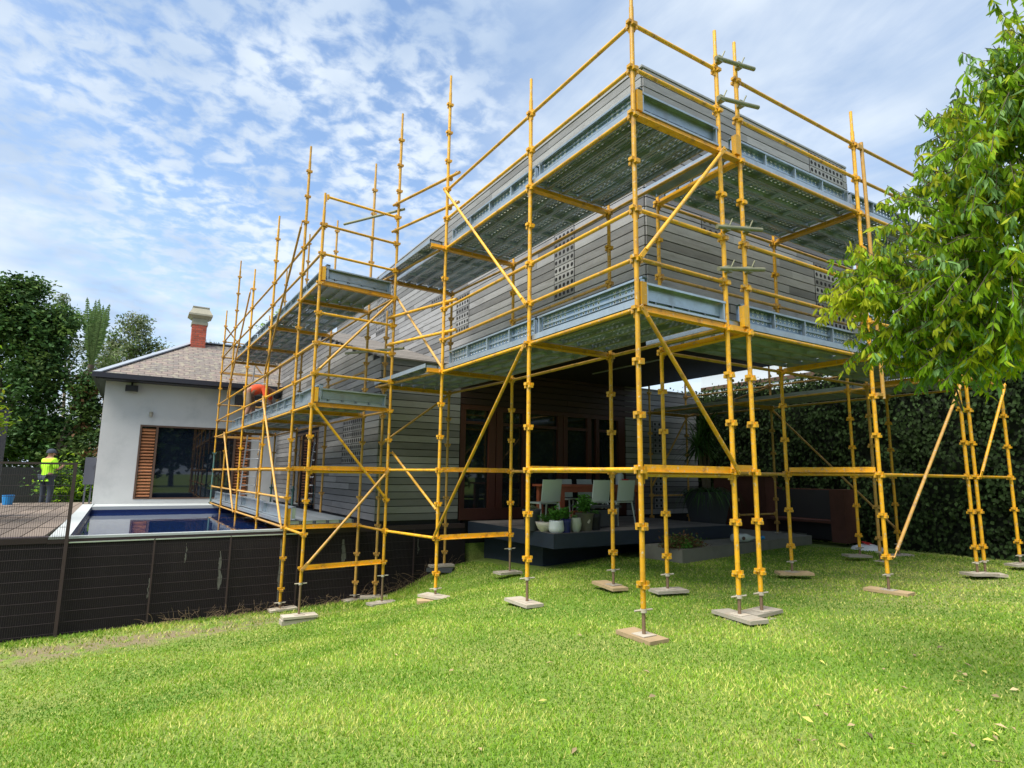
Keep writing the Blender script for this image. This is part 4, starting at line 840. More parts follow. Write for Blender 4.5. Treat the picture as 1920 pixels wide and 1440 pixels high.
p = lathe_pot("plant_pot", 2.53, 4.20, 0, [(.06,0),(.09,.05),(.105,.13),(.09,.22),(.085,.235)], POTS, "pale green rounded vase pot with a tiny succulent"); bush(p, 2.53, 4.20, .22, .06, .06, 40, LFB, .02, .04)
p = lathe_pot("plant_pot", 2.81, 4.30, 0, [(.12,0),(.14,.2),(.16,.29),(.17,.30)], POTG, "big olive green pot with a pale mark and leafy chilli plant"); bush(p, 2.81, 4.30, .28, .38, .20, 420, HERB, .035, .075)
m = MB(); m.add([(2.740,4.150,.15),(2.780,4.146,.13),(2.810,4.144,.18),(2.795,4.1415,.21),(2.770,4.143,.19)], [(0,1,2,3,4)]); m.build("pale_mark", POTC, p)
p = lathe_pot("plant_pot", 3.11, 4.42, 0, [(.11,0),(.12,.2),(.14,.28)], BLACK, "black pot right of the olive green pot"); bush(p, 3.11, 4.42, .25, .10, .12, 50, HERB, .02, .05)
def chair(x, y, face, lab):
    """face: +1 looks to +Y"""
    e = empty("patio_chair", (x, y, 0), lab, "chair", "pale plastic chairs round the patio table"); f = face
    m = MB(); m.box((x-.21, y-.20, .43), (x+.21, y+.22, .455)); m.build("seat", CHAIR, e)
    m = MB(); N = 8
    for i in range(N):
        a0, a1 = -.205+.41*i/N, -.205+.41*(i+1)/N; b0, b1 = (.03*(1-(2*i/N-1)**2)), (.03*(1-(2*(i+1)/N-1)**2))
        yb = y-f*.21; m.add([(x+a0, yb-f*(.02+b0), .47), (x+a1, yb-f*(.02+b1), .47), (x+a1, yb-f*(.08+b1), .86-.0), (x+a0, yb-f*(.08+b0), .86), (x+a0, yb-f*(.0+b0), .47), (x+a1, yb-f*(.0+b1), .47), (x+a1, yb-f*(.06+b1), .86), (x+a0, yb-f*(.06+b0), .86)], [(0,1,2,3),(4,7,6,5),(3,2,6,7),(0,4,5,1),(0,3,7,4),(1,5,6,2)], tone=.5)
    m.build("backrest", CHAIR, e)
    for sx in (-1, 1):
        for sy in (-1, 1): m = MB(); m.tube((x+sx*.20, y+sy*f*.19, .44), (x+sx*.225, y+sy*f*.26, 0), .018, 8, 0, .013); m.build("leg", CHAIR, e)
chair(2.50, 5.10, 1, "leftmost pale plastic chair with its back to the lawn"); chair(3.62, 5.06, 1, "middle pale plastic chair backed by the leafy chilli plant"); chair(4.24, 5.06, 1, "rightmost pale plastic chair with its back to the lawn, beside the table end")
chair(4.15, 6.42, -1, "pale chair on the far side of the table, left one"); chair(4.72, 6.42, -1, "pale chair on the far side of the table, right one")
tb = empty("patio_table", (4.2, 5.75, 0), "red brown timber patio table under the overhang", "table")
m = MB()
for i in range(6): m.box((3.0, 5.32+i*.15, .72), (5.25, 5.465+i*.15, .76))
m.build("tabletop", TABW, tb)
m = MB(); m.box((3.1, 5.36, .62), (5.15, 5.40, .72)); m.box((3.1, 6.13, .62), (5.15, 6.17, .72)); m.build("apron", TABW, tb)
for x in (3.12, 5.13):
    for y in (5.40, 6.12): m = MB(); m.box((x-.05, y-.05, 0), (x+.05, y+.05, .72)); m.build("leg", TABW, tb)
m = MB(); m.lathe((4.95, 5.6, .76), [(.05,0),(.075,.10),(.08,.12)], 16); tag(m.build("red_bowl", REDP), "small red bowl on the patio table", "bowl")
m = MB(); m.lathe((5.02, 5.85, .76), [(.09,0),(.09,.20),(.06,.24)], 16); m.tube((5.02, 5.85, 1.0), (5.02, 5.85, 1.03), .04, 12); tag(m.build("storage_jar", PLAST), "pale jar standing behind the red bowl on the table", "jar")
m = MB(); m.box((5.2-.22, 5.42, .76), (5.2, 5.6, .86)); m.box((4.975, 5.415, .84), (5.205, 5.605, .87)); tag(m.build("cardboard_box", CARD), "small cardboard box on the right end of the patio table", "box")
m = MB(); m.box((3.15, 4.62, .02), (3.85, 5.0, .32)); m.box((3.1, 4.57, .36), (3.9, 5.05, .40)); tag(m.build("garden_bench", POTK), "low charcoal bench behind the flower pots", "bench")
for i in range(12):
    m = MB(); x = 3.0+.0*i; m.box((2.72+(i % 2)*.16, 4.50, .001+.055*(i//2)), (2.86+(i % 2)*.16, 4.60, .05+.055*(i//2))); tag(m.build("firewood_piece", TABW), "split reddish firewood piece in the small stack behind the pots", "firewood", "firewood stacked behind the pots")

# big planter with strappy plant
pl = MB(); cx, cy = 6.95, 5.15
pl.add([(cx-.24,cy-.24,-.22),(cx+.24,cy-.24,-.22),(cx+.24,cy+.24,-.22),(cx-.24,cy+.24,-.22),(cx-.36,cy-.36,.62),(cx+.36,cy-.36,.62),(cx+.36,cy+.36,.62),(cx-.36,cy+.36,.62)], [(0,3,2,1),(4,5,6,7),(0,1,5,4),(1,2,6,5),(2,3,7,6),(3,0,4,7)])
tag(pl.build("square_planter", POTK), "tall tapered charcoal planter at the end of the deck", "planter")
e = empty("strappy_plant", (cx, cy, .6), "big strappy leaved yucca like plant growing from the charcoal planter", "plant")
m = MB()
for i in range(3): m.path([(cx+.05*i-.05, cy, .6), (cx+.12*i-.1, cy+.05, 1.2), (cx+.3*i-.25, cy+.1*i, 1.6+.25*i)], [.05, .04, .035], 8)
m.build("stem", BARK, e)
m = MB()
def strap(m, p, d, l, w, droop):
    p = Vector(p); d = Vector(d).normalized(); pts = [p]; n = 6; ww = [.5, 1, .95, .8, .55, .25, .02]; sd = d.cross(Vector((0,0,1))).normalized(); tn = R.random()
    for i in range(n): d = (d+Vector((0,0,-droop/n))).normalized(); p = p+d*l/n; pts.append(p)
    vs = []
    for q, a_ in zip(pts, ww): vs += [q-sd*w*a_/2, q+sd*w*a_/2]
    m.add(vs, [(2*i, 2*i+1, 2*i+3, 2*i+2) for i in range(n)], 0, True, tn)
for i in range(3):
    hx, hy, hz_ = cx+.3*i-.25, cy+.1*i, 1.6+.25*i
    for k in range(110): a_ = R.uniform(0, 6.28); el = R.uniform(-.5, 1.3); strap(m, (hx, hy, hz_), (math.cos(a_)*math.cos(el), math.sin(a_)*math.cos(el), math.sin(el)), R.uniform(.5, .85), .035, R.uniform(.3, 1.6))
for k in range(170): a_ = R.uniform(0, 6.28); strap(m, (cx+R.uniform(-.25, .25), cy+R.uniform(-.25, .25), .62), (math.cos(a_), math.sin(a_), 1.1), R.uniform(.6, 1.1), .025, R.uniform(2, 3.6))
m.build("leaves", LFD, e)
# rusty firebox
fb = empty("firebox", (8.85, 4.4, -.25), "rusty corten steel outdoor fireplace with dark opening beside the hedge", "fireplace")
m = MB(); FX = 8.45
m.box((FX, 2.95, -.35), (FX+.5, 3.25, .72)); m.box((FX, 4.75, -.35), (FX+.5, 6.2, .98)); m.box((FX, 3.251, .02), (FX+.5, 4.749, .07)); m.box((FX+.44, 3.251, .071), (FX+.5, 4.749, .72)); m.build("steel_shell", CORT, fb)
m = MB(); m.box((FX+.40, 3.26, -.35), (FX+.43, 4.74, .0)); m.box((FX+.41, 3.26, .08), (FX+.435, 4.74, .7)); m.build("dark_opening", BLACK, fb)
m = MB(); m.box((FX-.03, 4.72, .985), (FX+.53, 6.24, 1.0)); m.build("top_plate", POTK, fb)
# bottle lying on slab
m = MB(); n = 20; prof = [(0,.0),(.05,.0),(.075,.02),(.08,.06),(.08,.28),(.07,.34),(.035,.42),(.022,.48),(.02,.52)]
pts = []; bx, by, bz = 5.62, 3.50, -.25+.082; dv = Vector((.93, -.36, 0)).normalized(); a1 = Vector((0,0,1)); a2 = dv.cross(a1); vs = []
for r_, l_ in prof:
    for i in range(n): t = 2*math.pi*i/n; vs.append(Vector((bx, by, bz))+dv*l_+(a1*math.cos(t)+a2*math.sin(t))*max(r_, .001))
m.add(vs, [(k*n+i, k*n+(i+1) % n, (k+1)*n+(i+1) % n, (k+1)*n+i) for k in range(len(prof)-1) for i in range(n)], 0, True, .5)
bt = m.build("sprayer_bottle", PLAST); tag(bt, "clear plastic bottle with blue nozzle lying on the concrete slab", "bottle")
m = MB(); q = Vector((bx, by, bz)); m.tube(q+dv*.52, q+dv*.62, .018, 12); m.tube(q+dv*.62, q+dv*.66, .035, 12); m.build("nozzle", BLUEP, bt)
m = MB(); m.disc(q+dv*.2-Vector((dv.y, -dv.x, 0))*-.083, (dv.y*1, -dv.x*1, .0), .035, 14); m.build("emblem", CEDARD, bt)
# dry garden bed on the slab
m = MB()
for k in range(110): a_ = R.uniform(0, 6.28); x0, y0 = 4.22+R.gauss(0, .16), 3.40+R.gauss(0, .07); strap(m, (x0, y0, -.25), (math.cos(a_), math.sin(a_), .8), R.uniform(.14, .30), .022, 1.4)
for k in range(2200): x0, y0 = 4.22+R.gauss(0, .18), 3.40+R.gauss(0, .09); m.leaf((x0, y0, -.25+abs(R.gauss(0, .08))), (R.gauss(0, 1), R.gauss(0, 1), R.uniform(0, 1)), .025, .05, 1 if R.random() < .45 else 0)
for k in range(300): m.leaf((4.12+R.gauss(0, .05), 3.24+R.gauss(0, .03), -.25+abs(R.gauss(0, .05))), (R.gauss(0, 1), R.gauss(0, 1), R.uniform(0, 1)), .025, .04, 2)
o = m.build("low_groundcover", [LFR, LFM, HERB]); tag(o, "clump of dry reddish groundcover at the left corner of the concrete slab", "plant")
m = MB(); m.lathe((9.0-.55, 2.55, ground(8.4, 2.5)), [(.30,0),(.27,.05),(.12,.10),(.02,.12)], 14); o = m.build("plastic_bag", WHITEP); tag(o, "crumpled white and red bag on the grass by the hedge", "bag"); 
m = MB(); m.disc((8.43, 2.53, ground(8.4, 2.5)+.122), (0, -.3, 1), .11, 12); m.build("red_print", REDP, o)

# ---------------------------------------------------------------- vegetation
def tree(name, lab, base, trunk_h, lobes, n, mats, lw, ll, bark=BARK, tr=.18, droop=0.0, hang=None, cat="tree", group=None, limbs=True, wts=None):
    e = empty(name, base, lab, cat, group); b = Vector(base); m = MB(); pts = []
    top = b+Vector((0, 0, trunk_h)); m.path([b-Vector((0,0,.2)), b+Vector((.05*trunk_h*R.uniform(-1,1), .05*trunk_h*R.uniform(-1,1), trunk_h*.5)), top], [tr, tr*.8, tr*.6], 10)
    if limbs:
        for (c, r, _) in lobes:
            c = Vector(c); mid = top.lerp(c, .5)+Vector((R.uniform(-.1, .1), R.uniform(-.1, .1), .1))*r[2]; m.path([top, mid, c], [tr*.4, tr*.26, tr*.1], 6)
            for k in range(4): q = c+Vector((R.uniform(-1, 1)*r[0], R.uniform(-1, 1)*r[1], R.uniform(-.6, 1)*r[2]))*.8; m.path([c, q], [tr*.09, .004], 5)
    m.build("trunk", bark, e)
    m = MB(); tot = sum(w for _, _, w in lobes)
    for (c, r, w) in lobes:
        c = Vector(c); cnt = int(n*w/tot); ncl = max(6, cnt//26)
        for k in range(ncl):
            u = Vector((R.gauss(0,1), R.gauss(0,1), R.gauss(0,1))).normalized(); rr = (R.random()**.38)*R.uniform(.75, 1.12)
            cc = c+Vector((u.x*r[0], u.y*r[1], u.z*r[2]))*rr; cs = ll*R.uniform(1.2, 2.6); mi = R.choices(range(len(mats)), wts)[0] if wts else R.randrange(len(mats)); tn = R.uniform(.15, .85)
            for j in range(26):
                q = cc+Vector((R.gauss(0,1), R.gauss(0,1), R.gauss(0,.7)))*cs*.5
                d = Vector((R.gauss(0,1), R.gauss(0,1), R.gauss(0,.6)-droop)); m.leaf(q, d, lw*R.uniform(.6, 1.2), ll*R.uniform(.6, 1.2), mi, min(1, max(0, tn+R.uniform(-.2, .2))), nrm=(R.gauss(0,.5), R.gauss(0,.5), 1))
    m.build("crown", mats, e); return e
# far left trees
tree("evergreen_tree", "large dense dark green tree at the left edge beyond the deck", (-8.2, 25, -.3), 3.0, [((-8.0,25,6.3),(1.1,1.2,1.2),1.6),((-7.3,24.5,4.6),(1.1,1.2,1.5),1.8),((-7.6,25,2.3),(1.9,1.6,1.5),2.4),((-8.9,25,7.2),(1.2,1.2,1.1),1.2),((-6.5,24.6,1.6),(.9,1.2,1.2),1),((-7.0,24.6,6.4),(.8,1.0,.9),.9),((-9.4,26,4.5),(1.6,1.6,2.6),2.2),((-7.9,25,7.9),(.5,.6,.4),.3)], 36000, [LFD, LFD, LFM], .13, .19)
tree("feathery_tree", "feathery small leaved tree rising behind the dark tree on the left", (-7.0, 30, -.3), 5.0, [((-6.9,30,7.9),(.7,.7,.5),1),((-6.6,30,6.6),(.7,.7,.5),1),((-7.4,30,8.7),(.5,.5,.4),.6),((-6.0,30,5.6),(.8,.8,.6),1),((-5.9,30,4.2),(.9,.9,.9),1.2),((-5.0,30,5.3),(.8,.8,.8),1),((-5.5,30,6.3),(.5,.6,.6),.6)], 5200, [LFE, LFM], .07, .13, BARKL, .10)
e = empty("traveller_palm", (-6.2, 27, -.3), "tall palm with upright fanned paddle leaves left of the white house", "palm tree")
m = MB(); m.path([(-6.0,27,-.3),(-6.0,27,3),(-5.9,27,5.4)], [.16,.14,.12], 9); m.build("trunk", BARK, e)
m = MB()
for i in range(9):
    a_ = rad(-7+i*14/8); dirv = Vector((math.sin(a_), R.uniform(-.12, .12), math.cos(a_))); p0 = Vector((-5.9, 27, 4.9)); tip = p0+dirv.normalized()*R.uniform(2.4, 3.5)
    sd = dirv.cross(Vector((0,1,0))).normalized(); tn = R.uniform(.5, 1)
    for j in range(26):
        t = .25+.75*j/26; q = p0.lerp(tip, t)
        for s_ in (-1, 1): m.leaf(q, sd*s_+dirv.normalized()*.5+Vector((0, R.uniform(-.2, .2), 0)), .12, .26*math.sin(math.pi*min(1, (t-.1)/.92))*R.uniform(.6, 1.2), 0, min(1, tn+R.uniform(-.1, .1)), nrm=(0,1,.2))
    m.tube(p0, tip, .03, 5, 0, .01)
m.build("fronds", LFP, e)
tree("rusty_shrub_tree", "tree with reddish brown foliage low beside the palm", (-6.4, 24, -.3), 2.2, [((-5.8,24,4.0),(.55,.6,.6),1),((-5.6,24,2.9),(.7,.8,.9),1.2),((-5.5,23.6,1.3),(.7,.9,1.1),1.2),((-6.3,23.6,.4),(1.0,.8,.8),1)], 7500, [LFR, LFM, LFD], .11, .18, BARKL, .14, wts=(1, 4, 3))
tree("gum_tree", "sparse grey green gum tree behind the white house roof, the tallest there", (-4.6, 36, -.3), 6.5, [((-4.7,36,9.2),(.65,.8,.8),1),((-4.3,36,8.0),(1.0,1.0,.9),1.2),((-3.3,36,7.5),(.8,1.,.8),.9),((-5.1,36,7.0),(1.1,1.0,.8),1.1),((-2.9,36,6.7),(.6,.8,.5),.5)], 5200, [LFE, LFE, LFM], .10, .22, BARKL, .16, droop=.6)
tree("gum_tree", "small sparse gum tree between the palm and the taller gum", (-5.8, 38, -.3), 6.0, [((-5.7,38,8.4),(.5,.6,.9),.8),((-5.9,38,6.8),(.8,.9,.9),1)], 2200, [LFE, LFM], .10, .22, BARKL, .14, droop=.6)
tree("gum_tree", "slender tree rising just right of the brick chimney", (-.4, 40, -.3), 6.5, [((-.6,40,8.3),(1.0,1,1.4),1),((.3,40,7.6),(1.0,1,1.0),1)], 2400, [LFE, LFE], .10, .22, BARKL, .14, droop=.6)
tree("gum_tree", "yellow green tree showing over the scaffold deck behind the house", (3.2, 34, -.3), 6.5, [((3.2,34,9.4),(1.4,1.3,1.4),1),((4.6,34,8.6),(1.2,1.3,1.4),1)], 2600, [LFG, LFE], .11, .22, BARK, .16)
tree("bright_shrub", "bright lime green shrub at the left frame edge behind the fence", (-6.9, 10.6, -.05), 1.3, [((-6.75,10.6,2.1),(.62,.6,.75),1),((-6.5,10.6,1.75),(.55,.5,.22),.5),((-6.9,10.6,2.9),(.55,.5,.55),.7)], 3600, [LFG, LFY], .05, .12, BARK, .05, cat="shrub")
tree("garden_shrub", "green shrub filling the gap between the deck and the utility cabinet", (-5.9, 20.5, -.3), .5, [((-5.8,20.5,.5),(.7,.6,.7),1),((-5.4,20.6,.2),(.5,.5,.5),.7)], 2600, [LFG, LFD], .08, .14, BARK, .06, cat="shrub")
m = MB(); m.box((-13, 21.6, -.3), (-5.6, 21.75, 1.0)); o = m.build("boundary_wall", mat("dull_wall", (.016, .016, .020), .9, var=.3, vscale=2)); tag(o, "low dark boundary wall behind the far end of the pool deck", "wall")
m = MB(); m.box((-6.85, 12.0, -.04), (-6.25, 12.5, 2.1)); m.box((-6.88, 11.97, 2.1), (-6.22, 12.53, 2.14)); tag(m.build("dark_pillar", mat("pillar_navy", (.03, .035, .05), .6)), "dark navy square pillar at the left edge beside the pool deck", "pillar")
nb = empty("far_house", (-6, 44, -.3), "pale weatherboard neighbouring house far behind the trees", "house")
m = MB(); m.box((-9, 44, -.3), (-4, 50, 3.6)); m.build("wall", WHITEP, nb); m = MB(); m.add([(-9.4,43.6,3.6),(-3.6,43.6,3.6),(-3.6,50.4,3.6),(-9.4,50.4,3.6),(-6.5,47,5.4)], [(0,1,4),(1,2,4),(2,3,4),(3,0,4)]); m.build("roof", ZINC, nb)
for a_, b_ in ((-7.6, -6.4), (-5.8, -5.0)): m = MB(); m.box((a_,43.98,1.2),(b_,43.995,2.3)); m.build("window", DGLASS, nb)
nb = empty("neighbour_house", (16, 9, -.3), "pale blue neighbouring house showing above the ivy hedge", "house")
m = MB(); m.box((14, 3.0, -.3), (20, 11.2, 5.4)); m.build("wall", NEIB, nb); m = MB(); m.box((13.7, 2.7, 5.4), (20.3, 11.5, 5.6)); m.build("roof", ZINC, nb); m = MB(); m.box((13.96, 6, 4.15), (13.995, 11.2, 4.28)); m.build("dark_trim", CEDARD, nb)

# ivy hedge
hg = empty("ivy_hedge", (10, 5, -.4), "tall dark ivy covered hedge along the right boundary", "hedge")
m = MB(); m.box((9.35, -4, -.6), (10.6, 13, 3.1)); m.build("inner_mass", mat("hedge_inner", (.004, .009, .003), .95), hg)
m = MB()
for k in range(3000):
    y0 = R.uniform(-4, 13); z0 = R.uniform(-.4, 3.25); dd = R.gauss(0, .10)+.10*math.sin(y0*2.1+z0*1.3); tn0 = R.uniform(.1, .7)
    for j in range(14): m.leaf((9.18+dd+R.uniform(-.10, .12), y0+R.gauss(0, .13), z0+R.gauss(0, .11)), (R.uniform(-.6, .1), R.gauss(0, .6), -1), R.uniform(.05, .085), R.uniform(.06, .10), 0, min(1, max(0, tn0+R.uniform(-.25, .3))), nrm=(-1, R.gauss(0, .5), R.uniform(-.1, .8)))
for k in range(520):
    y0 = R.uniform(-4, 13); x0 = R.uniform(9.1, 10.6)
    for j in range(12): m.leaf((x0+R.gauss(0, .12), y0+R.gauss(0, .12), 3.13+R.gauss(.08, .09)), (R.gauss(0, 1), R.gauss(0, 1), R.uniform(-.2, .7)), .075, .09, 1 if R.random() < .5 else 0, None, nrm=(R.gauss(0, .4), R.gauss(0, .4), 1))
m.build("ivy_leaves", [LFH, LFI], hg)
tree("screening_tree", "dark leafy tree over the hedge at the right edge", (11.0, -.6, -.4), 1.6, [((10.6,-.4,2.2),(1.3,1.6,1.6),2),((10.6,-1.6,3.6),(1.4,1.6,1.3),1.5),((9.9,-1.4,1.2),(.8,1.2,1.3),1.3),((10.4,1.2,3.7),(1.0,1.3,.8),1)], 15000, [LFD, LFD, LFM], .08, .13, BARK, .12)
tree("background_tree", "tree top showing above the upper deck right of the scaffold post", (13, 1.8, -.4), 4.5, [((12.6,2.6,5.3),(1.2,1.3,1.0),1),((13.6,1.2,5.3),(1.2,1.2,.9),1),((11.8,4.0,5.4),(.9,.9,.8),.6)], 5200, [LFM, LFB], .07, .15, BARK, .14)

for i, (x_, y_, h_) in enumerate(((-24, -14, 9), (-17, -22, 10), (-9, -27, 9.5), (-1, -27, 10), (8, -24, 9), (16, -18, 9))):
    tree("garden_tree", ("broad dark tree behind the viewer at the lawn's far left", "tall tree behind the viewer, second from the left", "tree behind the viewer, third from the left", "tree behind the viewer, fourth from the left", "tree behind the viewer, fifth from the left", "tree behind the viewer on the right")[i],
         (x_, y_, -.5), 3, [((x_, y_, h_*.62), (3.6, 3, 3.0), 2), ((x_+2, y_, h_*.32), (3.4, 2.6, 2.4), 1.5), ((x_-2.4, y_+.5, h_*.3), (3.2, 2.6, 2.2), 1.5)], 3600, [LFD, LFM], .55, .7, BARK, .25)
# foreground eucalypt-like tree leaning in from the right
def at_px(x, y, dist):
    d = (fw + r2*((x-960)/1118.7) - u2*((y-720)/1118.7)).normalized(); return CAM + d*dist
et = empty("weeping_tree", (4.1, -4.6, -.4), "bright green long leaved tree reaching in from the right foreground", "tree")
trunk0 = Vector((3.6, -4.4, -.4)); m = MB()
spine = [trunk0, Vector((3.35, -4.2, 1.0)), Vector((3.1, -4.1, 2.4)), Vector((2.8, -4.0, 4.2))]; m.path(spine, [.15, .12, .09, .05], 10)
BR = []
def limb(a, b, r0, r1, sag=.1):
    a, b = Vector(a), Vector(b); mid = a.lerp(b, .5)+Vector((0, 0, sag)); m.path([a, mid, b], [r0, (r0+r1)/2, r1], 7); return mid
# lobes in the garden's own coordinates (metres): centre, radii, weight, droop, material weights
LOB = []
def lob(px, py, dist, r, n, mw, dr=.8): LOB.append((at_px(px, py, dist), r, n, mw, dr))
lob(1660, 520, 5.0, (.34, .34, .26), 900, (5, 5, 1)); lob(1620, 560, 4.9, (.20, .22, .16), 420, (2, 8, 0)); lob(1680, 640, 5.0, (.28, .3, .20), 620, (6, 3, 1)); lob(1760, 520, 4.9, (.42, .4, .34), 1300, (7, 2, 2)); lob(1770, 660, 5.0, (.38, .35, .16), 520, (6, 1, 3))
lob(1800, 390, 4.8, (.34, .4, .40), 1200, (7, 2, 3)); lob(1880, 260, 4.7, (.40, .4, .50), 1500, (7, 3, 3)); lob(1900, 480, 4.6, (.45, .5, .50), 1900, (8, 2, 3)); lob(1890, 640, 4.8, (.45, .4, .22), 900, (4, 5, 4)); lob(1800, 260, 5.0, (.20, .2, .24), 260, (5, 1, 3))
lob(1960, 120, 4.8, (.30, .35, .45), 800, (7, 2, 3)); lob(2000, 400, 4.6, (.35, .35, .5), 800, (8, 2, 3)); lob(1740, 685, 5.1, (.26, .26, .10), 200, (6, 0, 3)); lob(1900, 150, 4.8, (.22, .2, .30), 260, (5, 1, 3)); lob(1585, 555, 4.9, (.12, .12, .10), 110, (1, 9, 0)); lob(1815, 330, 4.9, (.22, .2, .22), 300, (6, 1, 3)); lob(1760, 350, 5.0, (.14, .14, .10), 50, (3, 1, 4))
lob(1830, 600, 4.9, (.40, .4, .22), 800, (6, 3, 2))
lf = MB()
for c, r, n, mw, dr in LOB:
    j = min(spine[1:], key=lambda s_: (s_-c).length+abs(s_.z-c.z)); limb(j, c, .035, .010, .05)
    nc = max(3, int(n*1.9)//14)
    for k in range(nc):
        u = Vector((R.gauss(0,1), R.gauss(0,1), R.gauss(0,1))).normalized(); rr = R.random()**.45*R.uniform(.7, 1.25); q = c+Vector((u.x*r[0], u.y*r[1], u.z*r[2]))*rr
        d = (q-c).normalized()*.6+Vector((0, 0, R.uniform(-.5, .3))); e_ = q+d*R.uniform(.08, .2); m.tube(q-d*.1, e_, .0022, 4); mi0 = R.choices((0, 1, 2), mw)[0]; tn = R.uniform(.2, .8)
        for jx in range(14):
            t = R.random(); p = (q-d*.1).lerp(e_, t); dd = Vector((R.gauss(0, .42), R.gauss(0, .42), R.uniform(-1.3, -.1)-dr*.35)); lf.oval(p, dd, R.uniform(.011, .024), R.uniform(.045, .088), mi0 if R.random() < .7 else R.choices((0, 1, 2), mw)[0], min(1, max(0, tn+R.uniform(-.25, .25))))
for (px, py, L_) in ((1745, 225, 7), (1712, 300, 6), (1725, 330, 7), (1700, 345, 6), (1838, 130, 8), (1860, 105, 7), (1790, 205, 7), (1715, 215, 5), (1895, 55, 8), (1580, 505, 4), (1640, 430, 5), (1735, 690, 6)):   # fine outer twigs
    tip = at_px(px, py, 4.9); root = at_px(px+70, py+80, 4.85); pts = [root, root.lerp(tip, .5)+Vector((0, 0, .06)), tip]; m.path(pts, [.005, .003, .0015], 5); cn = min((l_[0] for l_ in LOB), key=lambda c_: (c_-root).length); m.path([cn, cn.lerp(root, .5)+Vector((0, 0, .03)), root], [.008, .006, .005], 5)
    for k in range(10): t = R.random(); p = cn.lerp(root, t); lf.oval(p, (R.gauss(0, .5), R.gauss(0, .5), -1), R.uniform(.012, .024), R.uniform(.05, .09), R.choice((0, 1, 2)))
    for k in range(L_*2): t = R.uniform(.25, 1); p = root.lerp(tip, t)+Vector((0, 0, .06*math.sin(math.pi*t))); lf.oval(p, (R.gauss(0, .5), R.gauss(0, .5), -1), R.uniform(.010, .022), R.uniform(.05, .09), R.choice((0, 2)), R.uniform(.1, .5))
m.build("trunk", BARK, et); lf.build("crown", [LFG, LFY, LFB], et)

# fallen leaves and bark
for i in range(58):
    if i < 44: x_, y_ = R.uniform(1500, 1915), 1150+280*R.random()**.8
    else: x_, y_ = R.uniform(700, 1500), R.uniform(1150, 1430)
    d = (fw + r2*((x_-960)/1118.7) - u2*((y_-720)/1118.7)); t = (-.42-CAM.z)/d.z; p = CAM+d*t; z = ground(p.x, p.y)+.022
    m = MB(); m.leaf((p.x, p.y, z), (R.gauss(0, 1), R.gauss(0, 1), R.uniform(-.05, .12)), R.uniform(.016, .034), R.uniform(.035, .075), 0, None, nrm=(R.gauss(0, .25), R.gauss(0, .25), 1))
    yl = R.random() < .3; tag(m.build("fallen_leaf", DRYY if yl else DRY), "yellow fallen leaf lying on the lawn" if yl else "dry pale fallen leaf lying on the lawn", "leaf", "yellow fallen leaves" if yl else "dry fallen leaves")

# ---------------------------------------------------------------- people
def skin_mesh(name, nodes, edges, mats, parent, sub=2, fmat=None):
    me = bpy.data.meshes.new(name); me.from_pydata([n_[0] for n_ in nodes], edges, []); o = bpy.data.objects.new(name, me); COL.objects.link(o)
    sk = o.modifiers.new("skin", 'SKIN'); sv = me.skin_vertices[0].data if me.skin_vertices else None
    if sv is None:
        me.update(); bpy.context.view_layer.update()
    lay = me.skin_vertices[0] if me.skin_vertices else None
    if lay is None: return o
    for i, n_ in enumerate(nodes): lay.data[i].radius = n_[1]; lay.data[i].use_root = (i == 0)
    ss = o.modifiers.new("sub", 'SUBSURF'); ss.levels = sub; ss.render_levels = sub
    sk.use_smooth_shade = True
    for mt_ in mats: me.materials.append(mt_)
    w = world_loc(parent); o.parent = parent; o.location = Vector((0,0,0)); return o
def add_skin_layer(me):
    pass
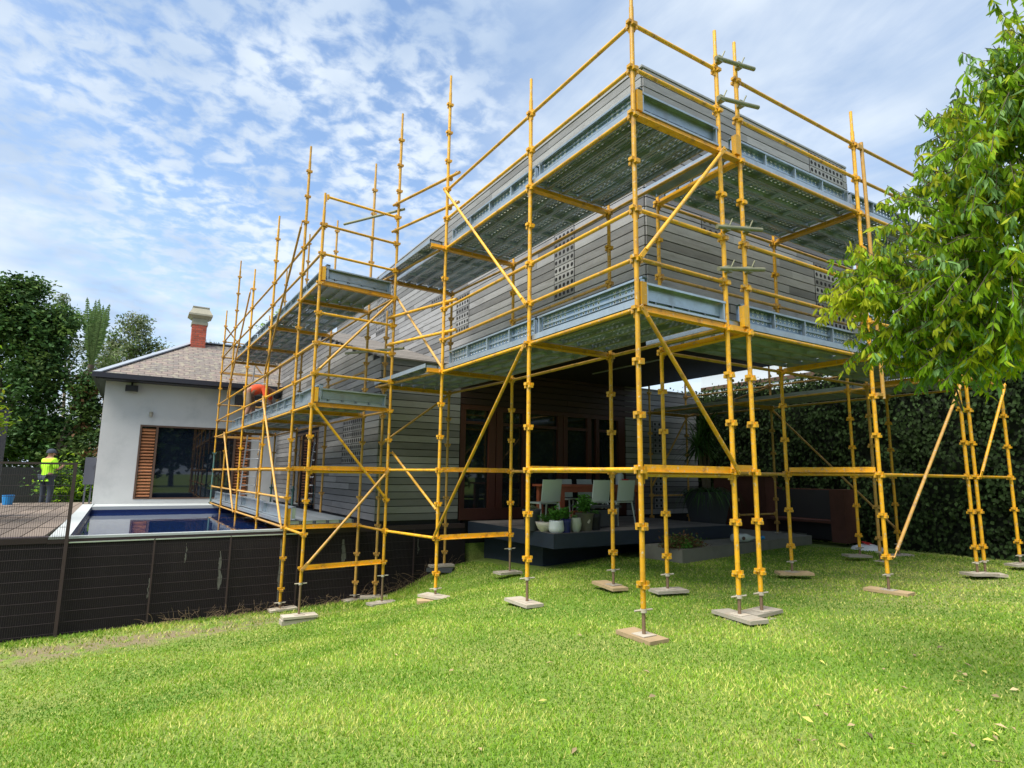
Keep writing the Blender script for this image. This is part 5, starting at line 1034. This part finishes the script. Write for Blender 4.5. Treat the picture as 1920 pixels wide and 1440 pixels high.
def person(lab, loc, rot, J, top_m, leg_m, hat, hat_m, shirt_rows, leg_rows):
    """J: joints dict name->(pos,(rx,ry)); one continuous body, clothes as children"""
    e = empty("person", loc, lab, "person"); e.rotation_euler = (0, 0, rot); names_ = list(J)
    E_ = [('pelvis','hem'),('pelvis','belly'),('belly','chest'),('chest','neck'),('neck','head'),('head','crown'),('chest','shl'),('shl','ell'),('ell','wrl'),('wrl','hal'),('chest','shr'),('shr','elr'),('elr','wrr'),('wrr','har'),('pelvis','hipl'),('hipl','knl'),('knl','anl'),('anl','tol'),('pelvis','hipr'),('hipr','knr'),('knr','anr'),('anr','tor')]
    for s_ in 'lr':
        hp = Vector(J['ha'+s_][0]); wr = Vector(J['wr'+s_][0]); dv = (hp-wr).normalized(); sd = dv.cross(Vector((0, 1, .1))).normalized()
        for k, o_ in enumerate((-.027, -.009, .009, .027)): J[f'f{k}{s_}'] = (tuple(hp+sd*o_+dv*(.07-.008*abs(k-1.5))), (.008, .008)); E_.append(('ha'+s_, f'f{k}{s_}'))
        J['th'+s_] = (tuple(wr+dv*.05+sd*.055), (.009, .009)); E_.append(('wr'+s_, 'th'+s_))
    nm = list(J); idx = {n_: i for i, n_ in enumerate(nm)}
    def mk(name, keys, mt_, grow, sub=2):
        ks = [k for k in nm if k in keys]; ii = {k: i for i, k in enumerate(ks)}
        ed = [(ii[a_], ii[b_]) for a_, b_ in E_ if a_ in ii and b_ in ii]
        me = bpy.data.meshes.new(name); me.from_pydata([J[k][0] for k in ks], ed, []); o = bpy.data.objects.new(name, me); COL.objects.link(o); o.parent = e
        sk = o.modifiers.new("skin", 'SKIN'); sk.use_smooth_shade = True
        if not me.skin_vertices:
            bpy.context.view_layer.objects.active = o
        lay = me.skin_vertices[0] if len(me.skin_vertices) else None
        if lay is None:
            return o
        for k, i in ii.items(): lay.data[i].radius = (J[k][1][0]+grow, J[k][1][1]+grow); lay.data[i].use_root = (k == 'pelvis' or ('pelvis' not in ii and i == 0))
        ss = o.modifiers.new("sub", 'SUBSURF'); ss.levels = sub; ss.render_levels = sub; me.materials.append(mt_); return o
    mk("body", set(nm), SKIN, 0); mk("shirt", shirt_rows, top_m, .026); mk("trousers", leg_rows, leg_m, .016)
    for s_ in 'lr': mk("boot", {'an'+s_, 'to'+s_}, CARD, .018)
    h = Vector(J['head'][0]); c = Vector(J['crown'][0]); m = MB(); ax = (c-h).normalized(); 
    a_ = ax.cross(Vector((1, 0, 0))).normalized(); b_ = ax.cross(a_)
    vs = []; n = 16; prof = [(.122, .0), (.118, .04), (.095, .09), (.05, .118), (.005, .125)]
    for r_, l_ in prof:
        for i in range(n): t = 2*math.pi*i/n; vs.append(h+ax*(l_+.03)+(a_*math.cos(t)*.98+b_*math.sin(t)*1.1)*r_)
    m.add(vs, [(k*n+i, k*n+(i+1) % n, (k+1)*n+(i+1) % n, (k+1)*n+i) for k in range(len(prof)-1) for i in range(n)], 0, True, .5)
    fd = Vector(hat); m.obox(h+ax*.04+fd*.15, fd*.07, fd.cross(ax).normalized()*.08, ax*.006); me = m.mesh("cap", hat_m); o = bpy.data.objects.new("cap", me); COL.objects.link(o); o.parent = e
    # face: nose, eyes, mouth, ears
    m = MB(); side = fd.cross(ax).normalized(); m.obox(h+fd*.115-ax*.01, fd*.016, side*.012, ax*.022)
    for s_ in (-1, 1): m.obox(h+side*s_*.098, fd*.02, side*s_*.008, ax*.03)
    me = m.mesh("nose_and_ears", SKIN); o = bpy.data.objects.new("nose_and_ears", me); COL.objects.link(o); o.parent = e
    m = MB()
    for s_ in (-1, 1): m.obox(h+fd*.1+side*s_*.035+ax*.012, fd*.006, side*.012, ax*.006)
    m.obox(h+fd*.1-ax*.055, fd*.005, side*.026, ax*.004); me = m.mesh("eyes_and_mouth", mat("eye_dark_"+lab[:4], (.03, .015, .012), .5)); o = bpy.data.objects.new("eyes_and_mouth", me); COL.objects.link(o); o.parent = e
    return e
J1 = dict(hem=((0,0,.84),(.13,.10)), pelvis=((0,0,.95),(.15,.11)), belly=((0,0,1.12),(.14,.10)), chest=((0,.01,1.36),(.17,.115)), neck=((0,.02,1.50),(.055,.055)), head=((0,.04,1.60),(.085,.10)), crown=((0,.03,1.70),(.07,.08)),
          shl=((-.19,.01,1.41),(.065,.065)), ell=((-.25,.03,1.13),(.046,.046)), wrl=((-.20,.20,.97),(.032,.032)), hal=((-.18,.27,.96),(.04,.025)), shr=((.19,.01,1.41),(.065,.065)), elr=((.26,.06,1.14),(.046,.046)), wrr=((.16,.28,1.22),(.032,.032)), har=((.13,.34,1.27),(.04,.025)),
          hipl=((-.10,0,.90),(.105,.105)), knl=((-.12,.02,.50),(.065,.07)), anl=((-.12,0,.09),(.045,.05)), tol=((-.13,.17,.04),(.045,.04)), hipr=((.10,0,.90),(.105,.105)), knr=((.13,.06,.50),(.065,.07)), anr=((.15,.0,.09),(.045,.05)), tor=((.17,.16,.04),(.045,.04)))
person("person in a lime hi vis shirt and dark cap standing beyond the left deck", (-6.08, 18.6, -.20), rad(-48), J1, HIVIS, NAVYC, (0, 1, 0), NAVYC, {'hem','pelvis','belly','chest','shl','ell','shr','elr'}, {'pelvis','hipl','knl','hipr','knr','anl','anr','belly'} - {'belly'})
J2 = dict(hem=((0,-.06,.86),(.13,.12)), pelvis=((0,0,.90),(.16,.13)), belly=((0,.20,1.02),(.14,.12)), chest=((0,.44,1.02),(.17,.12)), neck=((0,.60,.98),(.055,.055)), head=((0,.70,.90),(.085,.10)), crown=((0,.78,.82),(.07,.08)),
          shl=((-.19,.46,1.0),(.065,.065)), ell=((-.22,.50,.72),(.046,.046)), wrl=((-.16,.62,.52),(.032,.032)), hal=((-.14,.66,.45),(.04,.025)), shr=((.19,.46,1.0),(.065,.065)), elr=((.22,.52,.72),(.046,.046)), wrr=((.15,.66,.54),(.032,.032)), har=((.13,.70,.47),(.04,.025)),
          hipl=((-.11,0,.84),(.11,.11)), knl=((-.14,.10,.48),(.07,.075)), anl=((-.15,-.03,.10),(.045,.05)), tol=((-.16,.13,.05),(.045,.04)), hipr=((.11,0,.84),(.11,.11)), knr=((.13,.08,.48),(.07,.075)), anr=((.15,-.06,.10),(.045,.05)), tor=((.16,.10,.05),(.045,.04)))
person("person in an orange shirt and work shorts bending over on the middle scaffold deck", (-1.52, 12.9, 2.09), rad(-115), J2, HIORG, KHAKI, (0, .65, -.76), BLACK, {'belly','chest','shl','ell','shr','elr','pelvis'}, {'hem','pelvis','hipl','knl','hipr','knr'})

# clutter at the end of the left deck
m = MB(); m.lathe((-6.75, 17.4, -.03), [(.11,0),(.13,.16),(.14,.26)], 16); tag(m.build("bucket", BLUEP), "blue bucket on the left deck near the hi vis worker", "bucket")
m = MB(); m.lathe((-7.1, 16.6, -.03), [(.16,0),(.18,.10),(.14,.16)], 14); tag(m.build("plastic_tub", PLAST), "low white tub of materials on the left deck", "tub")
for i in range(3): m = MB(); m.beam((-8.4, 16.0+.18*i, .0+.05*i), (-7.2, 16.9+.10*i, .02+.05*i), .09, .045); tag(m.build("loose_plank", SOLE), "loose timber plank in the pile on the left deck", "plank", "planks piled on the deck")
m = MB(); m.lathe((-7.35, 15.4, -.03), [(.10,0),(.12,.28),(.08,.45),(.02,.6)], 12); tag(m.build("red_container", REDP), "red container at the very left edge of the deck", "container")
